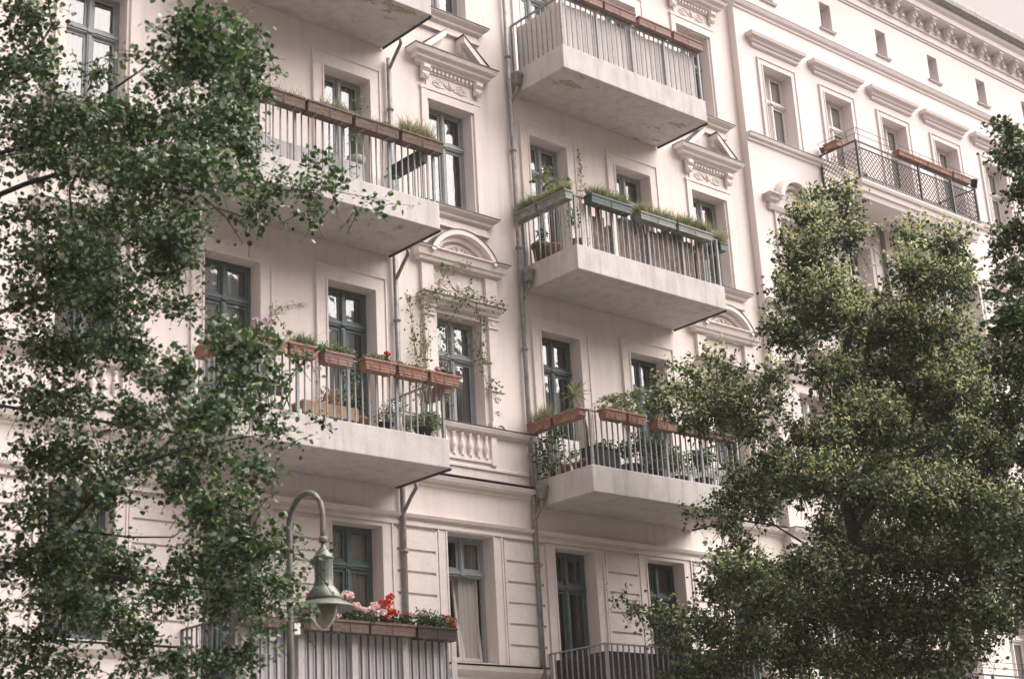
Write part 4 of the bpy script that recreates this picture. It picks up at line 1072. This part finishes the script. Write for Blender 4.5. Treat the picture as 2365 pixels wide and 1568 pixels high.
# ================================================================ STREET LAMP
LX, LY = 8.922, -6.78
t = empty('street_lamp', (LX, LY, 0)); tag(t, 'green-grey hanging street lamp on a hooked grey pole in front of the geranium balcony', 'street lamp')
mb = MB(); AR = .29
pts = [(0, 0, z) for z in (0, .8, .81, 3.2, 3.9, 4.4, 5.06)] + [(0, -AR + AR * math.cos(a), 5.06 + AR * math.sin(a)) for a in [PI * i / 16 for i in range(1, 17)]] + [(0, -2 * AR, 4.93), (0, -2 * AR, 4.81)]
rs = [.07, .07, .055, .042, .036, .033, .032] + [.031 - .004 * i / 16 for i in range(16)] + [.026, .026]
mb.tube(pts, rs, 14); mb.lathe([(.0, 0), (.11, 0), (.11, .1), (.08, .16), (.075, .8), (.06, .84), (.001, .86)], (0, 0, 0), 18)
mb.lathe([(.034, -.03), (.045, -.02), (.045, .02), (.034, .03)], (0, -2 * AR, 4.83), 14)
mb.build('post', 'post', t)
hy = -2 * AR
mb = MB()
mb.lathe([(.012, 4.80), (.018, 4.79), (.024, 4.76), (.078, 4.685), (.100, 4.655), (.102, 4.642), (.090, 4.632)], (0, hy, 0), 28)
mb.build('cap', 'lamp', t)
mb = MB(); mb.lathe([(.092, 4.636), (.090, 4.60), (.084, 4.46), (.090, 4.41), (.094, 4.397)], (0, hy, 0), 64, flute=16, famp=.022); mb.build('neck', 'lamp', t)
mb = MB(); mb.lathe([(.092, 4.40), (.098, 4.388), (.096, 4.376), (.122, 4.35), (.15, 4.31), (.175, 4.265), (.178, 4.245), (.168, 4.24), (.176, 4.232), (.24, 4.205), (.292, 4.172), (.300, 4.160), (.292, 4.158), (.20, 4.195), (.13, 4.215), (.001, 4.22)], (0, hy, 0), 48); mb.build('shade', 'lamp', t)
mb = MB(); mb.lathe([(.142, 4.212), (.140, 4.17), (.125, 4.10), (.085, 4.02), (.045, 3.975), (.022, 3.96), (.001, 3.956)], (0, hy, 0), 36); mb.build('globe', 'globe', t)
mb = MB(); mb.lathe([(.001, 4.2), (.03, 4.2), (.03, 4.1), (.016, 4.04), (.001, 4.03)], (0, hy, 0), 12); mb.build('burner', 'white', t)
mb = MB(); mb.box(.03, .10, -.035, .035, 4.0, 4.11); mb.build('switch_box', 'white', t)

# ================================================================ TREES
def polyline(pts, depth, jig=0):
    if isinstance(depth, (int, float)): depth = [depth] * len(pts)
    return [tuple(U(p[0], p[1], d)) for p, d in zip(pts, depth)]
TW = []
def twigs(name, ob, parent, r, keep=1.):
    T_ = np.concatenate(TW) - ob; T_ = T_[NR.random(len(T_)) < keep]; n = len(T_)
    A_ = NR.normal(size=(n, 1, 3)); A_ /= np.linalg.norm(A_, axis=2)[:, :, None]
    D_ = T_[:, 2:3] - T_[:, :1]; D_ /= np.linalg.norm(D_, axis=2)[:, :, None]
    A_ -= (A_ * D_).sum(2)[:, :, None] * D_; B_ = np.cross(D_, A_)
    rs = np.array([1., .8, .35])[None, :, None] * r
    V = np.stack([T_ + (A_ * math.cos(a) + B_ * math.sin(a)) * rs for a in (0, 2.094, 4.189)], 2).reshape(-1, 3)   # n, 3 rings, 3 points
    F_ = np.array([[i * 3 + k, i * 3 + (k + 1) % 3, i * 3 + 3 + (k + 1) % 3, i * 3 + 3 + k] for i in (0, 1) for k in range(3)])
    Fq = ((np.arange(n) * 9)[:, None, None] + F_[None]).reshape(-1)
    me = bpy.data.meshes.new(name); me.vertices.add(n * 9); me.vertices.foreach_set('co', V.reshape(-1))
    me.loops.add(len(Fq)); me.loops.foreach_set('vertex_index', Fq.astype(np.int32))
    me.polygons.add(n * 6); me.polygons.foreach_set('loop_start', (np.arange(n * 6) * 4).astype(np.int32)); me.update(calc_edges=True)
    me.materials.append(M['bark']); o = bpy.data.objects.new(name, me); COL.objects.link(o); o.parent = parent
    return o
def crown_pts(clumps, dm, ds, leaf_px, k, sub=.30, tips=False, lift=-.1):
    """clumps (x, y, rx, ry, density) as seen from the street corner, given real depth and thickness"""
    P = []; W = []; TW.clear()
    for cx, cy, rx, ry, dn in clumps:
        d0 = dm + R.gauss(0, ds)
        n = int(k * dn * PI * rx * ry / leaf_px ** 2)
        ns = max(3, n // 13)                                 # sprays of leaves
        g_ = NR.normal(size=(ns, 3)); g_ /= np.linalg.norm(g_, axis=1)[:, None]; g_ *= (NR.random(ns) ** .42)[:, None]
        s_ = d0 / F_PX
        Rz = (rx + ry) / 2 * s_ * 1.1
        c = U(cx, cy, d0)
        cen = c + (g_[:, :1] * rx * s_) * ROT[:, 0] + (g_[:, 1:2] * ry * s_) * ROT[:, 1] + (g_[:, 2:] * Rz) * ROT[:, 2]
        gw = g_[:, :1] * ROT[:, 0] + g_[:, 1:2] * ROT[:, 1] + g_[:, 2:] * ROT[:, 2]
        dr = gw * 1.1 + NR.normal(size=(ns, 3)) * .5; dr[:, 2] += lift; dr /= np.linalg.norm(dr, axis=1)[:, None]
        ln = sub * NR.uniform(.5, 1.3, (ns, 1))
        f = lambda u: cen + dr * u - np.array([0, 0, 1.]) * (u * u * .35 / sub)
        for j in range(13):
            P.append(f((j / 12 - .6) * ln) + NR.normal(size=(ns, 3)) * .024)
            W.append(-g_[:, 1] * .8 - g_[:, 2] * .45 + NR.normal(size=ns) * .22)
        TW.append(np.stack([f(-.75 * ln), f(-.2 * ln), f(.35 * ln)], 1))
    return (np.concatenate(P), np.concatenate(W)) if tips else np.concatenate(P)
def limb(mb, pts, r0, r1, n=7):
    m_ = len(pts); r0, r1 = (r0 * .5, r1 * .6) if n < 12 else (r0, r1)
    rs = [r0 + (r1 - r0) * i / (m_ - 1) for i in range(m_)]
    mb.tube(pts, rs, n)
# --- near tree, left
T1 = [(60, 50, 70, 100, .8), (90, 160, 110, 70, .6), (215, 175, 75, 35, .5), (300, 125, 40, 30, .3), (470, 110, 115, 110, .95), (560, 160, 75, 110, .7), (570, 70, 55, 60, .35), (400, 180, 70, 60, .7),
      (130, 290, 150, 90, 1.0), (330, 290, 190, 70, .9), (530, 280, 105, 80, 1.0), (190, 370, 190, 70, 1.0), (400, 400, 180, 80, .95), (560, 340, 70, 50, .7), (620, 420, 80, 45, .75), (735, 375, 45, 35, .6), (740, 430, 90, 28, .7), (870, 470, 55, 14, .55),
      (600, 490, 50, 42, .75), (720, 485, 26, 42, .8), (830, 480, 20, 20, .5), (100, 500, 110, 50, .6), (300, 510, 190, 70, 1.0), (150, 600, 170, 70, 1.0), (370, 580, 100, 60, .95), (90, 690, 100, 60, .7), (270, 690, 130, 80, .95), (420, 560, 60, 50, .7), (400, 640, 50, 30, .5),
      (430, 700, 50, 40, .6), (510, 750, 55, 32, .75), (560, 800, 90, 50, .8), (610, 780, 45, 25, .6), (700, 820, 45, 22, .5), (130, 800, 130, 80, .95), (300, 800, 90, 60, .95), (390, 870, 80, 50, .85), (550, 880, 90, 50, .75), (640, 880, 50, 35, .5),
      (450, 960, 110, 50, .85), (560, 950, 100, 50, .75), (130, 930, 120, 70, .8), (300, 960, 80, 60, .75), (650, 1005, 70, 22, .65), (740, 972, 26, 14, .6), (130, 1050, 130, 70, .95), (300, 1060, 110, 55, .8), (470, 1050, 110, 45, .85), (590, 1080, 60, 35, .65),
      (90, 1180, 80, 70, .8), (230, 1140, 90, 50, .8), (420, 1120, 90, 45, .8), (480, 1180, 90, 60, .85), (560, 1150, 50, 40, .7), (200, 1240, 90, 40, .5), (570, 1260, 90, 70, 1.0), (650, 1260, 60, 50, .75), (720, 1310, 26, 26, .45), (460, 1300, 90, 60, .85), (620, 1350, 80, 50, .9),
      (100, 1300, 120, 70, 1.0), (270, 1310, 110, 55, 1.0), (400, 1370, 100, 55, .95), (510, 1390, 80, 45, .95), (150, 1390, 110, 60, 1.0), (270, 1420, 90, 50, .95), (600, 1400, 50, 30, .8), (700, 1410, 45, 25, .7), (580, 1440, 40, 25, .6),
      (100, 1480, 100, 40, .8), (300, 1480, 70, 40, .85), (150, 1545, 150, 40, .75), (370, 1540, 110, 40, .8), (500, 1530, 100, 38, .9), (560, 1500, 60, 30, .8), (630, 1470, 25, 15, .4),
      (-120, 200, 150, 160, .9), (-150, 500, 160, 170, .95), (-150, 850, 160, 170, .95), (-150, 1200, 160, 170, .95), (-60, 1500, 120, 120, .9), (60, -90, 150, 80, .8), (-400, 500, 180, 250, .8), (-400, 900, 180, 250, .8), (-350, 1300, 180, 200, .8), (250, 1680, 260, 80, .9), (500, 1650, 150, 70, .9)]
DL = 15.2
tr = U(-210, 1568, DL); tbase = (tr[0], tr[1], 0.0)
t = empty('lime_tree', tbase); tag(t, 'lime tree with broad green leaves filling the left side, nearest the viewer', 'tree', None)
ob = np.array(tbase)
mb = MB(); off = lambda pts: [tuple(np.array(p) - ob) for p in pts]
limb(mb, [(0, 0, 0), (.02, 0, 2.0), (0.0, .02, 4.0), tuple(U(-200, 900, DL) - ob), tuple(U(-190, 450, DL) - ob), tuple(U(-130, 0, DL) - ob), tuple(U(-60, -250, DL) - ob)], .22, .05, 12)
for pts, a, b_ in (([(-190, 560), (-50, 470), (60, 425), (140, 400), (200, 395), (250, 430), (280, 540)], .07, .012), ([(180, 395), (160, 440), (172, 560)], .03, .01), ([(200, 395), (330, 350), (420, 300), (480, 240)], .03, .008),
                   ([(-200, 830), (-20, 730), (100, 682), (230, 625), (330, 590)], .06, .012), ([(100, 682), (150, 740), (190, 830), (240, 900)], .03, .008), ([(-200, 1450), (50, 1290), (150, 1220), (250, 1110), (330, 1080), (450, 960), (500, 900), (530, 830)], .08, .009), ([(330, 1070), (430, 1035), (560, 1010), (640, 1000)], .03, .006),
                   ([(180, 1225), (300, 1240), (400, 1240), (460, 1190), (490, 1150)], .025, .006), ([(-200, 1330), (0, 1300), (140, 1312), (260, 1330), (400, 1352), (620, 1375)], .07, .008), ([(-190, 400), (100, 330), (220, 235), (330, 160), (370, 110)], .05, .006), ([(420, 490), (500, 480), (560, 500), (640, 440), (760, 440), (900, 465)], .025, .004), ([(280, 540), (330, 590), (420, 600)], .02, .005),
                   ([(500, 380), (410, 310), (520, 250), (530, 180)], .02, .005), ([(120, 900), (200, 960), (240, 1060)], .02, .005), ([(530, 1250), (600, 1170), (630, 1140)], .012, .004), ([(-190, 250), (60, 150), (120, 60), (100, -60)], .05, .01), ([(380, 410), (440, 430), (520, 500), (560, 560)], .03, .006)):
    dps = [DL + .5 * math.sin(i * 1.3 + pts[0][0]) for i in range(len(pts))]
    limb(mb, off(polyline(pts, dps)), a, b_)
mb.build('trunk', 'bark', t)
P = crown_pts(T1, DL, 1.0, 12.0, 6.8, .42, lift=-.2)
twigs('twigs', ob, t, .005)
tn = NR.beta(1.3, 2.3, len(P)); tn[NR.random(len(P)) < .09] = .97
leaves('crown', P - ob, .049, 'lime', t, up=.8, aspect=.8, tint=tn, hang=.5, jit=.5)
sel = P[NR.random(len(P)) < .02]
leaves('blossom', sel - ob, .075, 'bract', t, up=.3, aspect=.35, hang=.8)
# --- flowering tree, right
T2 = [(1885, 445, 24, 26, .6), (1870, 500, 60, 50, .8), (1945, 440, 45, 30, .6), (1960, 470, 50, 30, .5), (1870, 590, 85, 70, 1.0), (1960, 540, 55, 45, .8), (1830, 660, 60, 60, .95), (1900, 690, 95, 80, 1.0), (1800, 760, 60, 50, .8), (1850, 770, 70, 50, .9),
      (2110, 540, 60, 36, .85), (2190, 560, 55, 40, .8), (2130, 630, 100, 70, 1.0), (2210, 650, 60, 60, .9), (2080, 740, 100, 80, 1.1), (2180, 780, 90, 80, 1.1), (2000, 770, 60, 50, .8), (1960, 730, 50, 60, .9),
      (1880, 860, 60, 45, .7), (1950, 850, 60, 60, .9), (1790, 860, 45, 40, .55), (1640, 820, 40, 26, .5), (1600, 850, 50, 26, .55), (1680, 850, 50, 26, .6), (1740, 900, 50, 26, .6), (1620, 900, 80, 40, .85), (1540, 905, 45, 40, .8), (1690, 925, 80, 40, 1.0), (1610, 960, 80, 34, .9), (1720, 980, 85, 40, .95), (1530, 930, 40, 20, .7), (1780, 930, 40, 40, .6),
      (2060, 860, 110, 80, 1.2), (2200, 900, 120, 100, 1.2), (1990, 960, 110, 80, 1.2), (2130, 1000, 150, 90, 1.3), (1900, 1010, 80, 50, 1.0), (1850, 990, 50, 30, .7), (2280, 1020, 100, 90, 1.2), (1800, 1060, 80, 50, 1.0), (1740, 1100, 80, 42, 1.1), (1900, 1100, 100, 50, 1.1), (1690, 1150, 66, 34, 1.0), (1760, 1160, 60, 50, 1.0), (1610, 1187, 48, 10, .8), (1680, 1200, 60, 24, .9), (1700, 1245, 45, 24, .8), (1820, 1110, 60, 40, 1.0),
      (2000, 1120, 130, 90, 1.4), (2150, 1150, 150, 90, 1.4), (2290, 1170, 110, 90, 1.2), (1900, 1220, 40, 30, .7), (1970, 1230, 100, 70, 1.4), (2100, 1270, 140, 90, 1.5), (2260, 1300, 120, 90, 1.3), (1900, 1310, 110, 50, 1.4), (1790, 1310, 80, 36, 1.2), (1700, 1310, 80, 40, 1.1), (1660, 1360, 60, 40, 1.1), (1760, 1380, 90, 50, 1.3), (1880, 1400, 110, 70, 1.5), (2010, 1400, 120, 80, 1.5), (2150, 1420, 130, 80, 1.5), (2290, 1410, 100, 60, 1.3),
      (1640, 1440, 70, 40, 1.0), (1540, 1430, 60, 30, 1.0), (1470, 1400, 40, 16, .8), (1430, 1380, 20, 10, .5), (1560, 1480, 60, 26, .9), (1720, 1480, 90, 50, 1.3), (1850, 1500, 110, 60, 1.5), (2000, 1520, 120, 60, 1.5), (2150, 1530, 110, 50, 1.3), (1640, 1530, 90, 40, 1.1), (1570, 1550, 50, 26, .9), (2240, 1480, 60, 40, 1.1),
      (1800, 1640, 260, 80, 1.2), (2100, 1640, 250, 80, 1.2), (2450, 1300, 120, 200, .9)]
DR = 26.5
tr = U(2010, 1568, DR); tbase = (tr[0], tr[1], 0.0); ob = np.array(tbase)
t = empty('lime_tree', tbase); tag(t, 'lime tree covered in pale yellow-green blossom at the lower right', 'tree')
mb = MB(); uu = lambda x, y, d=DR: tuple(U(x, y, d) - ob)
limb(mb, [(0, 0, 0), (.03, 0, 2.2), uu(2005, 1500), uu(1985, 1300), uu(1955, 1150), uu(1940, 1010), uu(1930, 880), uu(1965, 760), uu(1975, 650), uu(1960, 560)], .17, .012, 12)
for pts, a, b_ in (([(1940, 1010), (1915, 900), (1870, 830), (1850, 740), (1860, 620), (1880, 500)], .05, .01), ([(1985, 1300), (2100, 1200), (2200, 1130), (2330, 1100)], .09, .02), ([(1970, 1230), (2080, 1080), (2120, 920), (2130, 700), (2120, 560)], .10, .01),
                   ([(1985, 1330), (1850, 1250), (1770, 1200), (1690, 1180)], .05, .01), ([(1955, 1150), (1850, 1100), (1760, 1000), (1700, 960), (1600, 920)], .05, .008), ([(2000, 1420), (1850, 1420), (1700, 1420), (1560, 1440), (1440, 1385)], .05, .006), ([(2080, 1080), (2200, 1000), (2300, 900)], .05, .01), ([(2010, 1480), (2150, 1400), (2280, 1330)], .07, .015), ([(1940, 960), (1960, 870), (1985, 800), (1990, 740)], .04, .01), ([(1700, 960), (1640, 860), (1620, 820)], .015, .004)):
    limb(mb, off(polyline(pts, [DR + .6 * math.sin(i + pts[0][1]) for i in range(len(pts))])), a, b_)
mb.build('trunk', 'bark', t)
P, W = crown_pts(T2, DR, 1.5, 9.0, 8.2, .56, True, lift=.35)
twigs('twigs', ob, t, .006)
tn = np.clip(NR.beta(1.3, 3.0, len(P)) + .22 * (W > .35), 0, 1)  # lighter tint on upper outer sprays paints the highlights of the tips
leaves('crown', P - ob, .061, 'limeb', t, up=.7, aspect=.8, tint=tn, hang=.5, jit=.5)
n = len(P); rel = P[(NR.random(n) < np.clip(.15 + .09 * (P[:, 2] - 4.5), .15, .8)) & (W > .08)]
leaves('blossom', rel - ob + np.array([-.03, -.07, .05]), .068, 'bract', t, up=.5, aspect=.42, hang=.7, fold=.1)
# --- third tree at the right edge
T3 = [(2330, 300, 40, 30, .75), (2300, 290, 22, 16, .5), (2350, 350, 60, 45, 1.0), (2300, 370, 26, 14, .7), (2370, 430, 50, 50, 1.0), (2350, 540, 60, 40, .9), (2310, 580, 44, 26, .7), (2360, 640, 60, 60, .9), (2300, 680, 34, 26, .7), (2340, 740, 70, 60, 1.0), (2310, 830, 66, 50, .9), (2370, 850, 60, 80, 1.0), (2330, 950, 70, 60, 1.0), (2380, 1060, 60, 50, .8),
      (2330, 1250, 60, 60, .9), (2370, 1340, 70, 70, 1.0), (2450, 500, 100, 200, .9), (2480, 900, 120, 250, .9), (2450, 1250, 100, 150, .9), (2420, 1430, 80, 50, .9), (2600, 700, 140, 300, .8)]
D3 = 21.5
tr = U(2560, 1568, D3); tbase = (tr[0], tr[1], 0.0); ob = np.array(tbase)
t = empty('lime_tree', tbase); tag(t, 'darker lime tree reaching in from the right edge beside the flowering one', 'tree')
mb = MB()
limb(mb, [(0, 0, 0), (0, 0, 2.5), tuple(U(2560, 1300, D3) - ob), tuple(U(2550, 900, D3) - ob), tuple(U(2520, 500, D3) - ob), tuple(U(2480, 300, D3) - ob)], .22, .04, 12)
for pts in ([(2550, 900), (2430, 800), (2340, 740)], [(2540, 600), (2440, 480), (2360, 380), (2320, 310)], [(2555, 1100), (2440, 1020), (2340, 960)], [(2530, 700), (2420, 640), (2320, 590)], [(2560, 1380), (2440, 1320), (2340, 1260)]):
    limb(mb, off(polyline(pts, D3)), .05, .006)
mb.build('trunk', 'bark', t)
P = crown_pts(T3, D3, 1.0, 10.0, 8.0, .40)
twigs('twigs', ob, t, .006)
leaves('crown', P - ob, .056, 'limeb', t, up=.8, aspect=.85, tint=NR.beta(1.2, 2.8, len(P)), hang=.5, jit=.5)
leaves('blossom', P[NR.random(len(P)) < .07] - ob, .075, 'bract', t, up=.4, aspect=.36, hang=.8)

# ================================================================ HOUSE ACROSS THE STREET (behind the viewer, mirrored in the panes; added to darken the lower storeys)
H = empty('apartment_building', (12, -36, 0)); tag(H, 'tan apartment house added across the street to shade the lower storeys, mirrored in the panes', 'building')
ops = [(x - .6, x + .6, z, z + 2.1) for x in [-25 + 2.9 * i for i in range(31)] for z in (1, 5, 9, 13, 17)]
mb = MB(); cut_wall(mb, -30, 68, 0, 21.0, [(a, b_, c, d) for a, b_, c, d in ops], 0, .3)
mb.add([(-30, 0, 0), (-30, -12, 0), (-30, -12, 21), (-30, 0, 21)], [(0, 1, 2, 3)]); mb.add([(68, 0, 0), (68, -12, 0), (68, -12, 21), (68, 0, 21)], [(0, 1, 2, 3)])
mb.add([(-30, -12, 0), (68, -12, 0), (68, -12, 21), (-30, -12, 21)], [(0, 1, 2, 3)])
for v in range(len(mb.v)): x, y, z = mb.v[v]; mb.v[v] = (x - 12, -y if y > 0 else y, z)
mb.build('wall', 'tanwall', H)
mb = MB(); mb.add([(-42, .5, 21), (56, .5, 21), (56, -6, 24), (-42, -6, 24)], [(0, 1, 2, 3)]); mb.add([(-42, -6, 24), (56, -6, 24), (56, -12, 21), (-42, -12, 21)], [(0, 1, 2, 3)]); mb.build('roof', 'roof', H)
mb = MB(); mb.add([(-42, -.31, .8), (56, -.31, .8), (56, -.31, 19.4), (-42, -.31, 19.4)], [(0, 1, 2, 3)]); mb.build('window_panes', 'black', H)

# ================================================================ AIR
mb = MB(); mb.box(-230, 230, -230, 230, -1.3, 30)
m, t, b = newmat('thin_haze'); t.nodes.remove(b)
vol = t.nodes.new('ShaderNodeVolumePrincipled'); vol.inputs['Density'].default_value = .0005; vol.inputs['Color'].default_value = (1, .93, .90, 1)
t.links.new(vol.outputs[0], t.nodes['Material Output'].inputs['Volume'])
M['haze'] = m
tag(mb.build('haze', 'haze'), kind='stuff')
C.cycles.volume_bounces = 1
C.cycles.volume_step_rate = 4
